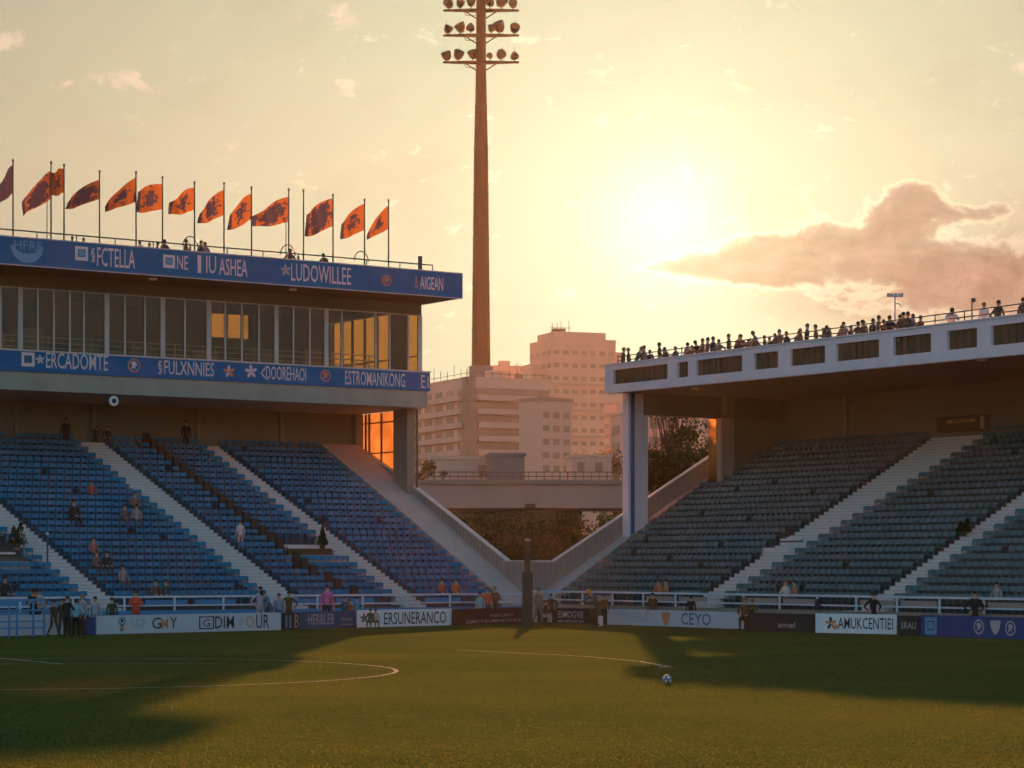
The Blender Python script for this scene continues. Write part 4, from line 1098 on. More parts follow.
# thin blue lamp post on the leftmost stairs
s, t = L.on(47.5, 558, .3); p = L.w(s, t, Z0+SLOPE*(t-T0)+.1)
root = thing('stair_post', 'slim dark blue post with a pale tip beside the leftmost stairs', 'post', p)
h = 27*p.y/F; MB().tube((0, 0, 0), (0, 0, h), .045, n=8).build('shaft', M['bdblue'], root); MB().lathe([(.05, 0), (.07, .05), (.04, .14)], Matrix.Translation((0, 0, h))).build('tip', M['white'], root)

# conical shrubs on landings
def cone_shrub(f, u, v, hpx, w, label, tips=1, sd=0):
    s, t = f.on(u, v, .45); z = Z0+SLOPE*(t-T0)+.32; p = f.w(s, t, z); h = hpx*p.y/F; rnd = random.Random(sd)
    root = thing('cone_shrub', label, 'shrub', p)
    MB().lathe([(.12, 0), (.17, .2), (.16, .2)], n=10).build('pot', M['under'], root)
    MB().tube((0, 0, .15), (0, 0, h*.6), .03, n=6).build('stem', M['bark'], root)
    lf = MB()
    for i in range(520):
        k = rnd.randrange(tips); dx = (k-(tips-1)/2)*.35; hh = h*(1-.18*((tips-1-k) % 2))
        q = rnd.random()**1.4; r = w*.5*(1-q)*rnd.random()**.4+.01; a = rnd.uniform(0, 2*pi)
        c = Vector((dx*(.6+.4*q)+r*cos(a), r*sin(a), .18+q*(hh-.2)))
        d = Vector((cos(a)*.5+rnd.gauss(0, .3), sin(a)*.5+rnd.gauss(0, .3), .9)).normalized(); b = d.orthogonal().normalized()
        sz = .13*rnd.uniform(.6, 1.2); lf.add([c-b*sz*.25, c+b*sz*.25, c+d*sz], [(0, 1, 2)])
    lf.build('foliage', M['leaf_d'], root)
cone_shrub(L, 17, 545, 25, .75, 'dark green two-pointed shrub on the landing beside the leftmost stairs', 2, 1)
cone_shrub(L, 322.5, 546, 21, .55, 'slim dark green cone shrub on the landing right of the slanting dark seats', 1, 2)
cone_shrub(Rr, 964, 533, 17, .5, 'small dark green cone shrub on the stairs of the grey stand', 2, 3)

# ------------------------------------------------------------------ people
def person_mesh(pose, seed=0):
    """continuous body grown on a skeleton; returns (body mesh, hair mesh). materials: 0 skin 1 top 2 trousers 3 shoes 4 dark"""
    J = {}; E = []; Rd = {}
    def j(n, p, r, par=None):
        J[n] = Vector(p); Rd[n] = r
        if par: E.append((par, n))
    sit = pose == 'sit'; hip = .50 if sit else .92
    lean = {'lean': .38, 'bend': .75}.get(pose, .05)
    def up(h, x=0, y=0):     # along the trunk, tipped forward (towards -y)
        return (x, y-h*sin(lean), hip+h*cos(lean))
    j('pelvis', (0, 0, hip), .145); j('waist', up(.18), .125, 'pelvis'); j('chest', up(.38), .155, 'waist'); j('collar', up(.50), .10, 'chest')
    j('neck', up(.57), .055, 'collar'); j('skull', up(.66, 0, -.01), .088, 'neck'); j('crown', up(.76, 0, -.015), .085, 'skull')
    for s, n in ((-1, 'l'), (1, 'r')):
        j('sh'+n, up(.46, s*.19), .062, 'collar')
        shp = J['sh'+n]
        if pose == 'stand': el, ha = shp+Vector((s*.06, .03, -.29)), shp+Vector((s*.07, -.06, -.54))
        elif pose == 'hips': el, ha = shp+Vector((s*.20, .08, -.24)), shp+Vector((s*.04, -.04, -.42))
        elif pose in ('lean', 'bend'): el, ha = shp+Vector((s*.08, -.17, -.20)), shp+Vector((s*.0, -.40, -.20))
        elif pose == 'hold': el, ha = shp+Vector((s*.09, -.06, -.26)), shp+Vector((-s*.05, -.26, -.14))
        elif pose == 'phone': el, ha = (shp+Vector((s*.12, -.12, -.22)), shp+Vector((s*.02, -.14, .08))) if s > 0 else (shp+Vector((s*.06, .03, -.29)), shp+Vector((s*.07, -.06, -.54)))
        elif pose == 'walk': el, ha = shp+Vector((s*.06, s*.10, -.27)), shp+Vector((s*.06, s*.12-.10, -.50))
        else: el, ha = shp+Vector((s*.08, -.06, -.27)), shp+Vector((-s*.04, -.30, -.34))
        j('el'+n, el, .046, 'sh'+n); j('wr'+n, ha, .032, 'el'+n)
        d = (ha-el).normalized(); j('ha'+n, ha+d*.07, .036, 'wr'+n)
        j('hp'+n, (s*.09, 0, hip-.04), .105, 'pelvis')
        if sit: kn, an = Vector((s*.12, -.42, hip-.01)), Vector((s*.12, -.40, .09))
        elif pose == 'walk': kn, an = Vector((s*.09, -.06-s*.12, .49)), Vector((s*.09, .10-s*.26 if s < 0 else -.28, .09))
        else: kn, an = Vector((s*.11, -.03, .49)), Vector((s*.12, .02, .09))
        j('kn'+n, kn, .068, 'hp'+n); j('an'+n, an, .042, 'kn'+n); j('to'+n, an+Vector((s*.02, -.16, -.045)), .036, 'an'+n)
    names = list(J); me = bpy.data.meshes.new('sk'); me.from_pydata([J[n] for n in names], [(names.index(a), names.index(b)) for a, b in E], [])
    o = bpy.data.objects.new('sk', me); COL.objects.link(o)
    md = o.modifiers.new('s', 'SKIN'); md.use_smooth_shade = True
    sv = me.skin_vertices[0].data
    for i, n in enumerate(names): sv[i].radius = (Rd[n]*(1.25 if n in ('waist', 'chest', 'pelvis') else 1), Rd[n]*(.8 if n in ('waist', 'chest', 'pelvis') else 1)); sv[i].use_root = n == 'pelvis'
    o.modifiers.new('sub', 'SUBSURF').levels = 1
    ev = o.evaluated_get(bpy.context.evaluated_depsgraph_get()); bm_ = bpy.data.meshes.new_from_object(ev); bm_.name = 'person'
    bpy.data.objects.remove(o)
    mb = MB(); mb.v = [tuple(v.co) for v in bm_.vertices]; mb.f = [tuple(p.vertices) for p in bm_.polygons]
    reg = []
    for a, b in E:
        if b in ('neck', 'skull', 'crown') or b[:2] in ('ha',): r = 0
        elif b[:2] in ('hp', 'kn', 'an'): r = 2
        elif b[:2] == 'to': r = 3
        else: r = 1
        reg.append((J[a], J[b], r))
    for p in bm_.polygons:
        c = p.center; best = min(reg, key=lambda q: (lambda t: (q[0]+(q[1]-q[0])*t-c).length)(max(0, min(1, (c-q[0]).dot(q[1]-q[0])/(q[1]-q[0]).length_squared))))
        mb.mi.append(best[2])
    # fingers and thumb
    for s, n in ((-1, 'l'), (1, 'r')):
        d = (J['ha'+n]-J['wr'+n]).normalized(); a = d.cross(Vector((0, 0, 1)));
        a = a.normalized() if a.length > .1 else Vector((0, 1, 0)); nb = a.cross(d)
        for q, ln in ((-.024, .062), (-.008, .072), (.008, .068), (.024, .052)):
            p0 = J['ha'+n]+a*q+d*.015; p1 = p0+d*ln*.6; p2 = p1+(d*.7-nb*.6)*ln*.5
            mb.tube(p0, p1, .0085, .008, 5, 0); mb.tube(p1, p2, .008, .006, 5, 0)
        p0 = J['ha'+n]-a*.028-d*.03; mb.tube(p0, p0-a*.03+d*.035, .010, .008, 5, 0)
    # face
    hc = (J['skull']+J['crown'])/2; fw = Vector((0, -cos(lean), -sin(lean)*.3)).normalized(); upv = (J['crown']-J['skull']).normalized()
    nose = hc+fw*.085-upv*.01; mb.tube(nose, nose+fw*.028-upv*.03, .010, .016, 6, 0)
    for s in (-1, 1):
        e = hc+fw*.078+Vector((s*.033, 0, 0))+upv*.018; mb.tube(e, e+fw*.012, .012, .008, 6, 4)
        ear = hc+Vector((s*.085, 0, 0)); mb.tube(ear-upv*.025, ear+upv*.03, .012, .016, 6, 0)
    m_ = hc+fw*.075-upv*.055; mb.tube(m_-Vector((.025, 0, 0)), m_+Vector((.025, 0, 0)), .007, n=5, mi=4)
    body = mb.mesh('person', [M['skin']]*5)
    for p in body.polygons: p.use_smooth = True
    # hair cap
    hb = MB(); n = 12
    ringz = ((.090, -.035), (.094, .02), (.089, .065), (.066, .105), (.03, .128))
    ax = Vector((1, 0, 0)); ay = upv.cross(ax)
    vs = []; fs = []
    for r, z in ringz:
        for i in range(n):
            a = 2*pi*i/n; q = hc+fw*-.012+upv*z+ax*(r*cos(a))+ay*(r*sin(a)); vs.append(q)
    for k in range(len(ringz)-1):
        for i in range(n):
            c = (vs[k*n+i]+vs[k*n+(i+1) % n])/2-hc
            if k == 0 and c.dot(fw) > .045: continue
            fs.append((k*n+i, k*n+(i+1) % n, (k+1)*n+(i+1) % n, (k+1)*n+i))
    fs.append(tuple((len(ringz)-1)*n+i for i in range(n)))
    hair = hb.add(vs, fs).mesh('hair', [M['black']])
    for p in hair.polygons: p.use_smooth = True
    return body, hair
PM = {p: person_mesh(p) for p in ('stand', 'hips', 'lean', 'bend', 'hold', 'phone', 'walk', 'sit')}
HAIR = [(.02, .015, .012), (.035, .02, .012), (.07, .04, .02), (.015, .015, .018)]
NP = [0]
def person(p, rz, pose, top, legs, label, group=None, scale=1.0, hair=None, z=None):
    body, hm = PM[pose]; NP[0] += 1
    o = bpy.data.objects.new('person', body); COL.objects.link(o)
    o.location = p; o.rotation_euler = (0, 0, rz); o.scale = (scale,)*3
    for i, c in enumerate((None, top, legs, (.03, .025, .02), (.03, .02, .02))):
        if i: o.material_slots[i].link = 'OBJECT'; o.material_slots[i].material = cloth(c)
    h = bpy.data.objects.new('hair', hm); COL.objects.link(h); h.parent = o
    h.material_slots[0].link = 'OBJECT'; h.material_slots[0].material = cloth(hair or HAIR[NP[0] % 4])
    return tag(o, label, 'person', group)
TOW = lambda f: f.rz          # facing the pitch (-y of the stand)
DK = [(.05, .035, .03), (.08, .05, .04), (.12, .08, .07), (.04, .045, .06), (.20, .16, .15), (.07, .03, .03)]
# gallery roof
GR = [623, 629, 635.5, 643, 644.8, 660, 664.5, 687, 699.5, 701.8, 707, 712.5, 729.5, 735.5, 741, 755.5, 759, 765, 780, 806.5, 816.3, 842, 843.8, 857.5, 863, 872.5, 878, 899.5, 902.8, 907.3, 914, 951, 984.5, 998, 1022.5]
GV = [347, 347.5, 345, 347, 345, 342, 348, 342, 342, 338, 337, 336, 332, 332, 334, 336, 332, 335, 329, 323, 324, 325, 321.5, 321, 320, 318, 315, 314, 311.5, 311, 313.5, 306, 302, 299.5, 297]
_x = [(650, 349.5), (668.5, 348.5), (676, 346), (692, 345), (719, 339), (748, 338.5), (770, 337), (775.5, 333), (787, 331), (795, 331.5), (801, 328), (831, 327), (850, 325), (867, 321.5), (884, 319), (891, 317.5), (920, 315)]
_p = sorted(list(zip(GR, GV))+_x); GR = [q[0] for q in _p]; GV = [q[1] for q in _p]
poses = ['stand', 'hips', 'lean', 'hold', 'stand', 'phone', 'hips', 'stand', 'lean', 'hold']
for i, (u, v) in enumerate(zip(GR, GV)):
    t = RTF+.95+.35*((i*7) % 4)/3
    s, z = Rr.st(u, v, t); hgt = z-RZD
    pose = poses[i % 10]; top = DK[i % 6]; lab = None; rz = Rr.rz+random.choice((0, pi, .6, -.7, pi-.5))
    if u == 951: pose, top, rz, lab = 'bend', (.45, .50, .58), Rr.rz+.9, 'person in a pale blue shirt bending over the gallery roof rail'
    if u == 984.5: pose, top, rz, lab = 'stand', (.50, .52, .58), Rr.rz+.2, 'black haired person in a pale top on the gallery roof near the right edge'
    if u == 998: pose, top, rz, lab = 'hips', (.03, .035, .025), Rr.rz+pi, 'broad person in dark green clothes on the gallery roof near the right edge'
    if u == 1022.5: pose, top, lab = 'stand', (.04, .04, .045), 'dark person cut by the right edge of the view on the gallery roof'
    sc = hgt/{'lean': 1.63, 'bend': 1.42}.get(pose, 1.765)
    sc = max(.62, min(1.12, sc))
    person(Rr.w(s, t, RZD), rz, pose, top, (.04, .035, .04), lab or 'backlit person at the gallery roof rail, %s from left' % ordn(i+1), 'people along the gallery roof', sc)
# roof of the blue stand
LR = [(72, 236, 'stand'), (83, 237.5, 'hold'), (142, 242, 'lean'), (149, 242.5, 'stand'), (157, 242, 'hips'), (165, 239, 'stand'), (185.5, 239, 'phone'), (200.5, 240, 'hips'), (205.5, 241.5, 'stand'), (290, 248.5, 'hips'), (298, 256, 'hold'), (326, 254, 'lean')]
zf = LZR0+.30
for i, (u, v, pose) in enumerate(LR):
    t = LTR+1.1; s, z = L.st(u, v, t); sc = (z-zf)/{'lean': 1.63}.get(pose, 1.765); sc = max(.72, min(1.1, sc))
    person(L.w(s, t, zf), L.rz+random.choice((0, pi, .8)), pose, DK[(i+2) % 6], (.04, .04, .04), 'dark person behind the roof sign band under the flags, %s from the left' % ordn(i+1), 'people on the roof of the blue stand', sc)
# people at the pitch edge
def ped(u, vfoot, vhead, pose, top, legs, label, rz=0.0, D=None, hair=None, zbase=0.0):
    p = G(u, vfoot) if D is None else P(u, vfoot, D)
    if D is not None: p.z = zbase
    top_z = EYE+(HOR-vhead)*p.y/F; hh = top_z-p.z
    sc = max(.7, min(1.15, hh/{'lean': 1.63, 'bend': 1.42, 'sit': 1.34}.get(pose, 1.765)))
    return person(p, rz, pose, top, legs, label, None, sc, hair)
ped(76, 637, 599, 'hips', (.16, .38, .50), (.012, .012, .014), 'person in a light blue shirt and black trousers by the blue barrier', pi)
ped(67, 637.5, 595, 'hold', (.02, .02, .02), (.015, .015, .018), 'person all in black left of the light blue shirt', pi-.4)
ped(83.5, 635.5, 594, 'stand', (.26, .26, .29), (.05, .04, .03), 'ginger haired person in a pale top right of the light blue shirt', -.8, hair=(.3, .1, .04))
ped(62, 635, 598, 'stand', (.06, .05, .035), (.05, .045, .03), 'person in olive brown half hidden left of the person in black', .5)
ped(53.5, 636, 600, 'walk', (.05, .05, .04), (.06, .05, .03), 'person in brown walking behind the end of the blue barrier', .9)
ped(46.5, 634, 601, 'walk', (.08, .20, .32), (.02, .02, .02), 'person in a blue top and dark trousers stepping by the barrier end', -.9)
ped(34, 633, 588, 'lean', (.03, .025, .02), (.03, .03, .03), 'dark haired person leaning on the front rail at the left', .2)
ped(41, 633, 588.5, 'lean', (.28, .27, .27), (.05, .05, .05), 'person in a grey coat leaning on the front rail at the left', -.3)
DL = lambda u: G(u, 636.4-.0254*u).y+.8
DR = lambda u: G(u, 625.2+.0345*(u-606)).y+1.1
ped(136, 628, 590, 'hold', (.55, .07, .03), (.40, .06, .03), 'person in a bright red jacket behind the long grey white board', .3, DL(136))
ped(112, 628, 597, 'stand', (.05, .055, .03), (.04, .04, .03), 'person in dark olive left of the red jacket', pi, DL(112))
ped(95, 634, 596, 'stand', (.30, .31, .34), (.20, .20, .23), 'person in pale clothes at the left end of the white boards', .4)
ped(260, 628, 586, 'hips', (.33, .30, .42), (.25, .25, .33), 'person in a lavender top beside the second stairs of the blue stand', .5, DL(260))
ped(269, 628, 587, 'bend', (.12, .17, .23), (.10, .12, .16), 'person in slate blue bending beside the lavender top', -.5, DL(269))
ped(279, 629, 593, 'stand', (.22, .27, .42), (.08, .08, .10), 'person in pale blue between the slate blue and brown jackets', .2, DL(279))
ped(289, 630, 590.5, 'hips', (.11, .065, .02), (.09, .055, .02), 'person in a brown jacket with a white collar behind the small dark board', .1, DL(289))
ped(327, 626, 582, 'stand', (.40, .12, .28), (.03, .03, .03), 'person in a pink top at the foot of the slanting dark seats', .2, DL(327))
ped(345, 626, 596, 'hold', (.05, .10, .13), (.03, .05, .07), 'person in dark teal behind the dull blue board', .4, DL(345))
ped(349.5, 626, 599, 'stand', (.28, .10, .04), (.06, .04, .03), 'person in rust orange behind the dull blue board', -.2, DL(349.5))
ped(357, 626, 597, 'hips', (.03, .24, .42), (.03, .15, .26), 'person in bright blue behind the gap between two boards', .2, DL(357))
ped(370.5, 628.7, 609.5, 'sit', (.06, .07, .02), (.05, .05, .02), 'person in moss green sitting before the white board', -.2)
ped(375.5, 628.6, 611, 'sit', (.40, .30, .30), (.20, .10, .08), 'person in a pale top sitting beside the moss green person', .3)
ped(487, 624, 587, 'stand', (.50, .13, .05), (.12, .08, .06), 'person in an orange top behind the rail left of the tall post', .3, DL(487))
ped(495, 624, 586, 'hold', (.10, .06, .05), (.06, .05, .05), 'red haired person in dark clothes next to the orange top', -.3, DL(495), hair=(.28, .07, .03))
ped(480, 624, 592, 'stand', (.22, .36, .42), (.20, .32, .38), 'person in pale teal left of the orange top', .1, DL(480))
ped(476.3, 625.5, 604, 'sit', (.05, .04, .03), (.04, .04, .03), 'fair haired person sitting behind the near black board', .3, DL(476.3), hair=(.4, .2, .1))
ped(538, 625, 587, 'walk', (.17, .165, .14), (.13, .13, .11), 'person in pale grey just right of the tall post', .4)
ped(551, 624.5, 593.5, 'hips', (.035, .03, .018), (.03, .028, .018), 'broad person in dark brown right of the tall post', .2)
ped(544, 624.5, 600, 'sit', (.05, .05, .03), (.35, .35, .33), 'person in pale trousers sitting beside the broad dark brown person', .9)
o = ped(598, 626, 591, 'bend', (.09, .09, .085), (.06, .055, .03), 'person in a yellow and red cap bending forward before the grey white board', -.9, hair=(.50, .22, .03))
ped(604.5, 625.6, 594, 'stand', (.13, .07, .03), (.02, .025, .035), 'person in brown behind the yellow capped person', -.4)
g = G(600.5, 625.9); o = MB().box(-.13, .11, -.02, .02, 0, .50).box(-.1, .08, .02, .05, .05, .4).build('folded_panel', M['wood'], label='small pinkish panel leaning at the feet of the yellow capped person', cat='panel'); o.location = (g.x, g.y-.35, .003)
ped(652.5, 627, 592.5, 'stand', (.12, .065, .025), (.10, .07, .02), 'person in brown leaning over the grey white board left of its gold emblem', .1, DR(652.5))
ped(691, 627, 595.5, 'stand', (.02, .02, .022), (.02, .02, .02), 'person in black at the foot of the first grey stand stairs', pi, DR(691))
ped(745, 630, 597, 'sit', (.12, .055, .025), (.06, .05, .02), 'ginger haired person sitting at the right end of the grey white board', -.3, hair=(.25, .09, .03))
ped(752, 631, 599, 'hold', (.045, .05, .018), (.04, .045, .02), 'person in dark olive crouched before the wide near black board', .2)
ped(873, 632, 592, 'hips', (.016, .018, .015), (.02, .02, .018), 'person in black at the foot of the second grey stand stairs', .3, DR(873))
ped(974.5, 636, 590.5, 'hips', (.02, .024, .022), (.03, .035, .03), 'person in a dark coat behind the royal blue board', .1, DR(974.5))
# spectators on the seats
def seated(f, u, vhead, pose, top, legs, label, drz=0.0, hair=None, sc=1.0, stand=False):
    s, t = f.on(u, vhead, 1.22 if not stand else 1.72*sc); k = max(0, min(ROWS-1, rowof(t))); tt = T0+k*TREAD+(.30 if not stand else .35); z = Z0+k*RISE+.003
    if stand: z += .0
    s = f.st(u, vhead, tt)[0]
    person(f.w(s, tt-(.05 if not stand else 0), z), f.rz+drz, pose, top, legs, label, None, sc, hair)
seated(L, 73, 503, 'sit', (.025, .03, .03), (.03, .03, .03), 'lone person in a dark jacket in the blue seats', .2, sc=1.15)
seated(L, 134, 493, 'sit', (.22, .12, .09), (.06, .05, .05), 'person in a reddish top seated above a pair in the blue seats', 0)
seated(L, 124, 506, 'sit', (.10, .10, .11), (.08, .07, .07), 'left of the pair seated below the reddish top', .2)
seated(L, 136, 506, 'sit', (.25, .24, .25), (.10, .09, .09), 'right of the pair seated below the reddish top', -.2)
seated(L, 91, 474, 'sit', (.30, .08, .05), (.06, .05, .05), 'person in dark red high up in the blue seats', 0, sc=.9)
seated(L, 93, 539, 'sit', (.25, .13, .12), (.06, .05, .05), 'rearmost of three people seated together in the blue seats', 0)
seated(L, 96, 549, 'sit', (.14, .11, .11), (.05, .05, .05), 'left front one of three people seated together in the blue seats', .2)
seated(L, 106, 547, 'sit', (.03, .035, .03), (.04, .04, .04), 'person in black of three seated together in the blue seats', 0)
seated(L, 122.5, 562, 'sit', (.20, .20, .21), (.10, .09, .09), 'person in light grey sitting right below the group of three', 0)
seated(L, 240.5, 520, 'stand', (.46, .43, .47), (.30, .28, .28), 'person in a white shirt standing on the second stairs of the blue stand', pi, stand=True, sc=.9)
seated(L, 4, 580, 'sit', (.03, .035, .03), (.04, .03, .03), 'person in dark clothes seated near the left edge', .4, sc=1.15)
seated(L, 155, 588, 'sit', (.12, .08, .06), (.05, .05, .05), 'left one of a pair seated at the front right of the red jacket', 0)
seated(L, 165, 588, 'sit', (.06, .08, .08), (.04, .05, .05), 'right one of a pair seated at the front right of the red jacket', 0)
seated(L, 455, 583, 'sit', (.40, .13, .06), (.10, .06, .05), 'person in orange seated near the end of the blue rows', 0)
seated(L, 441, 583.5, 'sit', (.30, .11, .06), (.08, .06, .05), 'person in rust red seated left of the orange one in the blue rows', 0)
seated(Rr, 660, 578, 'sit', (.38, .14, .07), (.10, .06, .04), 'left one of an orange clad pair seated in the grey stand', .2)
seated(Rr, 667.5, 577, 'sit', (.30, .16, .09), (.10, .06, .04), 'right one of an orange clad pair seated in the grey stand', -.2)
seated(Rr, 787, 577.5, 'sit', (.45, .44, .45), (.10, .06, .05), 'person in a white top seated between the two grey stand stairs', .2, hair=(.22, .09, .04))
seated(Rr, 796, 580, 'sit', (.34, .16, .10), (.10, .06, .05), 'person in a salmon top seated beside the white top in the grey stand', -.2)
seated(Rr, 998, 586, 'sit', (.22, .22, .23), (.04, .04, .04), 'person in grey seated behind the rail near the right edge', .2)
for i, (u, v, h) in enumerate(((66, 418, 1), (95, 425, .9), (107, 428, 1), (186, 420, 1))):
    t = TTOP-.25; s, z = L.st(u, v, t); zb = ZTOP-RISE+.003; sc = max(.75, min(1.05, (z-zb)/1.765))
    person(L.w(s, t, zb), L.rz, ('stand', 'lean', 'hips', 'stand')[i], (.03, .03, .025), (.03, .03, .025), 'shadowy person standing at the rear wall above the blue seats, %s from the left' % ordn(i+1), None, sc)

# ------------------------------------------------------------------ haze
hz = MB().box(-420, 420, -60, 1120, -1.2, 190)
hm = bpy.data.materials.new('evening haze'); hm.use_nodes = True; hn = hm.node_tree; hn.nodes.clear()
out = hn.nodes.new('ShaderNodeOutputMaterial'); pv = hn.nodes.new('ShaderNodeVolumePrincipled')
pv.inputs['Color'].default_value = (.92, .82, .70, 1); pv.inputs['Density'].default_value = .000016; pv.inputs['Anisotropy'].default_value = .66
hn.links.new(pv.outputs[0], out.inputs['Volume'])
hz.build('haze', hm, kind='stuff')

# ------------------------------------------------------------------ sky, sun
SUN_EL, SUN_AZ = 11.5, 1.7          # direction the shadows need
GLOW = Vector(((665-512)/F, 1, (HOR-222)/F)).normalized()
W = bpy.data.worlds.new('World'); SC.world = W; W.use_nodes = True; nt = W.node_tree; t = NT(nt)
bg = nt.nodes['Background']
sky = t.n('ShaderNodeTexSky'); sky.sky_type = 'NISHITA'; sky.sun_disc = False
sky.sun_elevation = R_(SUN_EL); sky.sun_rotation = R_(SUN_AZ); sky.dust_density = 2.0; sky.altitude = 30
SKY_STR = .05
gen = t.n('ShaderNodeTexCoord').outputs['Generated']
dirn = t.n('ShaderNodeVectorMath', operation='NORMALIZE', i_0=gen).outputs[0]
sp = t.n('ShaderNodeSeparateXYZ', i_0=dirn); x, y, z = sp.outputs
dt = t.n('ShaderNodeVectorMath', operation='DOT_PRODUCT', i_0=dirn); dt.inputs[1].default_value = GLOW
ang = t.m('MULTIPLY', t.m('ARCCOSINE', t.m('MINIMUM', dt.outputs['Value'], .999999)), 180/pi)   # degrees from the sun
def gauss(sig, amp): return t.m('MULTIPLY', t.m('EXPONENT', t.m('MULTIPLY', t.m('POWER', t.m('DIVIDE', ang, sig), 2.0), -1.0)), amp)
def scol(f, c): return t.mix(1.0, t.n('ShaderNodeCombineColor', i_0=f, i_1=f, i_2=f).outputs[0], c, 'MULTIPLY')
def addc(a, b): return t.mix(1.0, a, b, 'ADD')
EXPO = 2.35; U = 1/2**EXPO/SKY_STR                 # 1.0 = display white in these units
yy = t.m('MAXIMUM', y, .02); gx = t.m('DIVIDE', x, yy); gz = t.m('DIVIDE', z, yy)
front = t.ramp(y, .2, .85)
# warm dusty sky round the sun
g1 = gauss(30.0, .53*U); base = scol(g1, (.87, 1.03, .78))
g2 = gauss(9.0, .20*U); base = addc(base, scol(g2, (.85, 1.0, .42)))
g3 = gauss(3.9, .26*U); base = addc(base, scol(g3, (1.0, .97, .70)))
g4 = gauss(1.5, .34*U); base = addc(base, scol(g4, (1.0, .98, .85)))
low = t.m('MULTIPLY', t.m('EXPONENT', t.m('MULTIPLY', t.m('MAXIMUM', gz, 0.0), -14.0)), .10*U)
base = addc(base, scol(t.m('MULTIPLY', low, front), (1.0, .62, .16)))
# clouds: blobs in direction space broken up by noise
px = t.m('MULTIPLY_ADD', gx, F/100, 5.12); py = t.m('MULTIPLY_ADD', gz, -F/100, HOR/100)
cv0 = t.n('ShaderNodeCombineXYZ', i_0=px, i_1=t.m('MULTIPLY', py, 1.5)).outputs[0]
wc = t.n('ShaderNodeTexNoise', i_Vector=cv0, i_Scale=1.6, i_Detail=4.0).outputs['Color']
wv = t.n('ShaderNodeVectorMath', operation='MULTIPLY_ADD', i_0=wc, i_1=(.55, .55, 0), i_2=(-.27, -.27, 0)).outputs[0]
cvec = t.n('ShaderNodeVectorMath', operation='ADD', i_0=cv0, i_1=wv).outputs[0]
csh = t.n('ShaderNodeVectorMath', operation='ADD', i_0=cvec, i_1=(-.10, -.13, 0)).outputs[0]
nzs = t.n('ShaderNodeTexNoise', i_Vector=csh, i_Scale=2.4, i_Detail=9.0, i_Roughness=.58).outputs[0]
nz1 = t.n('ShaderNodeTexNoise', i_Vector=cvec, i_Scale=2.4, i_Detail=9.0, i_Roughness=.58).outputs[0]
nz2 = t.n('ShaderNodeTexNoise', i_Vector=cvec, i_Scale=.55, i_Detail=5.0, i_Roughness=.6).outputs[0]
def blob(cx, cy, rx, ry, amp=1.0):
    a = t.m('POWER', t.m('DIVIDE', t.m('SUBTRACT', px, cx/100), rx/100), 2.0); b = t.m('POWER', t.m('DIVIDE', t.m('SUBTRACT', py, cy/100), ry/100), 2.0)
    return t.m('MULTIPLY', t.m('EXPONENT', t.m('MULTIPLY', t.m('ADD', a, b), -1.0)), amp)
def total(lst):
    r = None
    for q in lst: b = blob(*q); r = b if r is None else t.m('ADD', r, b)
    return r
big = total([(725, 264, 58, 17, 1.0), (765, 278, 40, 12, .7), (770, 248, 36, 14, .8), (838, 246, 62, 22, 1.2), (900, 222, 30, 26, 1.2), (925, 205, 22, 12, .7), (915, 195, 22, 14), (960, 214, 34, 12, .8), (1000, 211, 18, 9, .8), (925, 262, 80, 18), (985, 280, 80, 26), (930, 300, 110, 18, .6), (690, 268, 40, 7, .8), (800, 275, 50, 12, .7), (1060, 285, 60, 30)])
sm = total([(800, 188, 34, 8, .75), (828, 137, 32, 7, .6), (715, 152, 26, 8, .5), (8, 42, 26, 16, .8), (118, 80, 60, 15, .75), (340, 18, 60, 20, .55), (1018, 68, 22, 14, .7), (770, 118, 40, 16, .3), (600, 40, 60, 16, .25)])
nz3 = t.n('ShaderNodeTexNoise', i_Vector=cvec, i_Scale=5.5, i_Detail=8.0, i_Roughness=.6).outputs[0]
dn = t.m('ADD', t.m('MULTIPLY', t.m('SUBTRACT', nz1, .5), 1.9), t.m('MULTIPLY', t.m('SUBTRACT', nz3, .5), .9))
cb = t.m('ADD', big, dn); cbm = t.ramp(cb, .18, 1.05); edge = t.m('MULTIPLY', t.ramp(cb, .20, .40), t.m('SUBTRACT', 1.0, t.ramp(cb, .40, .75)))
cs = t.ramp(t.m('ADD', sm, dn), .42, .85)
veil = t.m('MULTIPLY', t.ramp(nz2, .45, .72), .12)
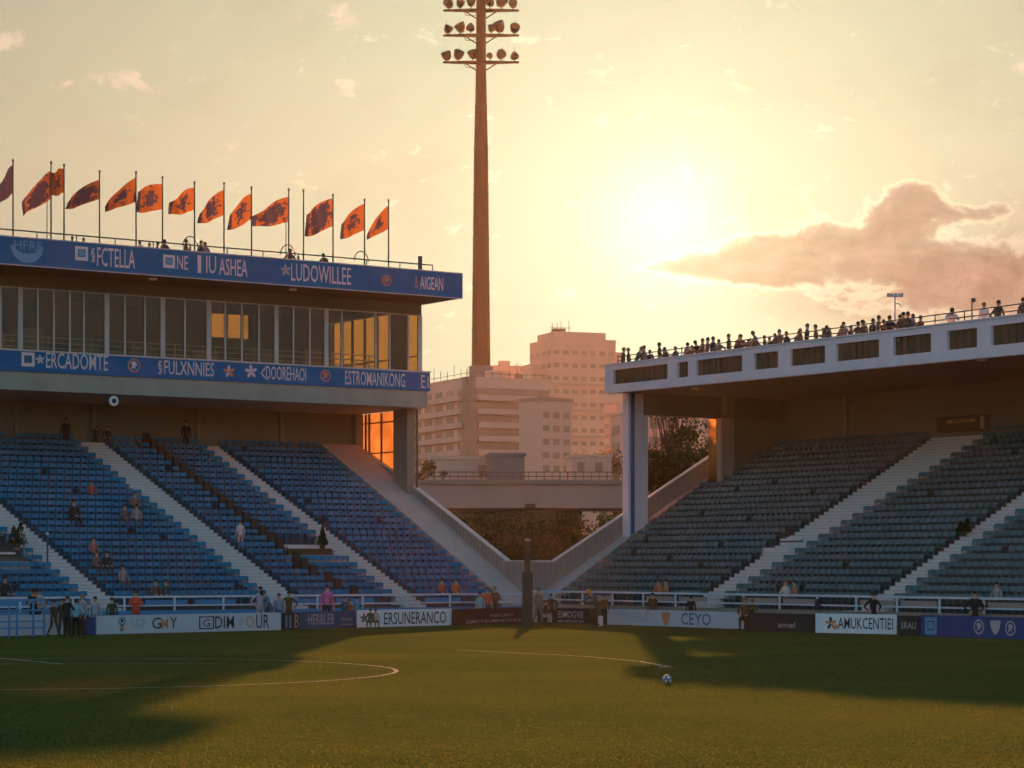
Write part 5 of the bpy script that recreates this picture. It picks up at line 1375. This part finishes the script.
# the cloud dims and reddens what comes through it; more light gets through close to the sun
thru = gauss(3.4, .55*U)
ccol = addc(scol(t.m('ADD', gauss(40.0, .25*U), t.m('MULTIPLY', t.m('SUBTRACT', nz1, nzs), .55*U)), (1.0, .75, .64)), scol(thru, (1.0, .80, .40)))
base = t.mix(t.m('MULTIPLY', veil, front), base, ccol)
bank = total([(960, 298, 140, 36, 1.0), (1040, 250, 60, 60, .5), (820, 300, 90, 22, .35)])
base = t.mix(t.m('MULTIPLY', t.m('MULTIPLY', t.m('MINIMUM', bank, .8), t.m('MULTIPLY_ADD', nz1, .8, .4)), front), base, addc(ccol, scol(gauss(30.0, .10*U), (1.0, .72, .52))))
base = t.mix(t.m('MULTIPLY', t.m('MULTIPLY', cbm, .74), front), base, ccol)
base = t.mix(t.m('MULTIPLY', t.m('MULTIPLY', cs, .75), front), base, addc(scol(gauss(34.0, .86*U), (1.0, .86, .67)), scol(thru, (1.0, .85, .5))))
rim = t.m('MULTIPLY', t.m('MULTIPLY', edge, front), gauss(10.0, .32*U)); base = addc(base, scol(rim, (1.0, .88, .60)))
# rest of the sky
back = t.mix(1.0, sky.outputs[0], (.79, .91, .93), 'MULTIPLY')
fr = t.ramp(ang, 16.0, 55.0)
full = t.mix(fr, addc(base, scol(t.m('MULTIPLY', front, 0.0), (1, 1, 1))), back)
t.put(bg.inputs[0], full); bg.inputs[1].default_value = SKY_STR
sd = bpy.data.lights.new('sun', 'SUN'); so = bpy.data.objects.new('sun', sd); COL.objects.link(so)
sd.energy = 5.0; sd.angle = R_(.6); sd.color = (1.0, .36, .12)
d = Vector((sin(R_(SUN_AZ))*cos(R_(SUN_EL)), cos(R_(SUN_AZ))*cos(R_(SUN_EL)), sin(R_(SUN_EL))))
so.rotation_euler = d.to_track_quat('Z', 'Y').to_euler(); so.location = d*300+Vector((0, 0, 20))

# ------------------------------------------------------------------ render settings
SC.render.engine = 'CYCLES'
SC.view_settings.view_transform = 'Standard'; SC.view_settings.look = 'None'; SC.view_settings.gamma = 1; SC.view_settings.exposure = EXPO
cy_ = SC.cycles; cy_.max_bounces = 6; cy_.diffuse_bounces = 3; cy_.volume_bounces = 1; cy_.transparent_max_bounces = 12
cy_.use_denoising = True
try: cy_.denoiser = 'OPENIMAGEDENOISE'
except Exception: pass
cy_.sample_clamp_indirect = 4
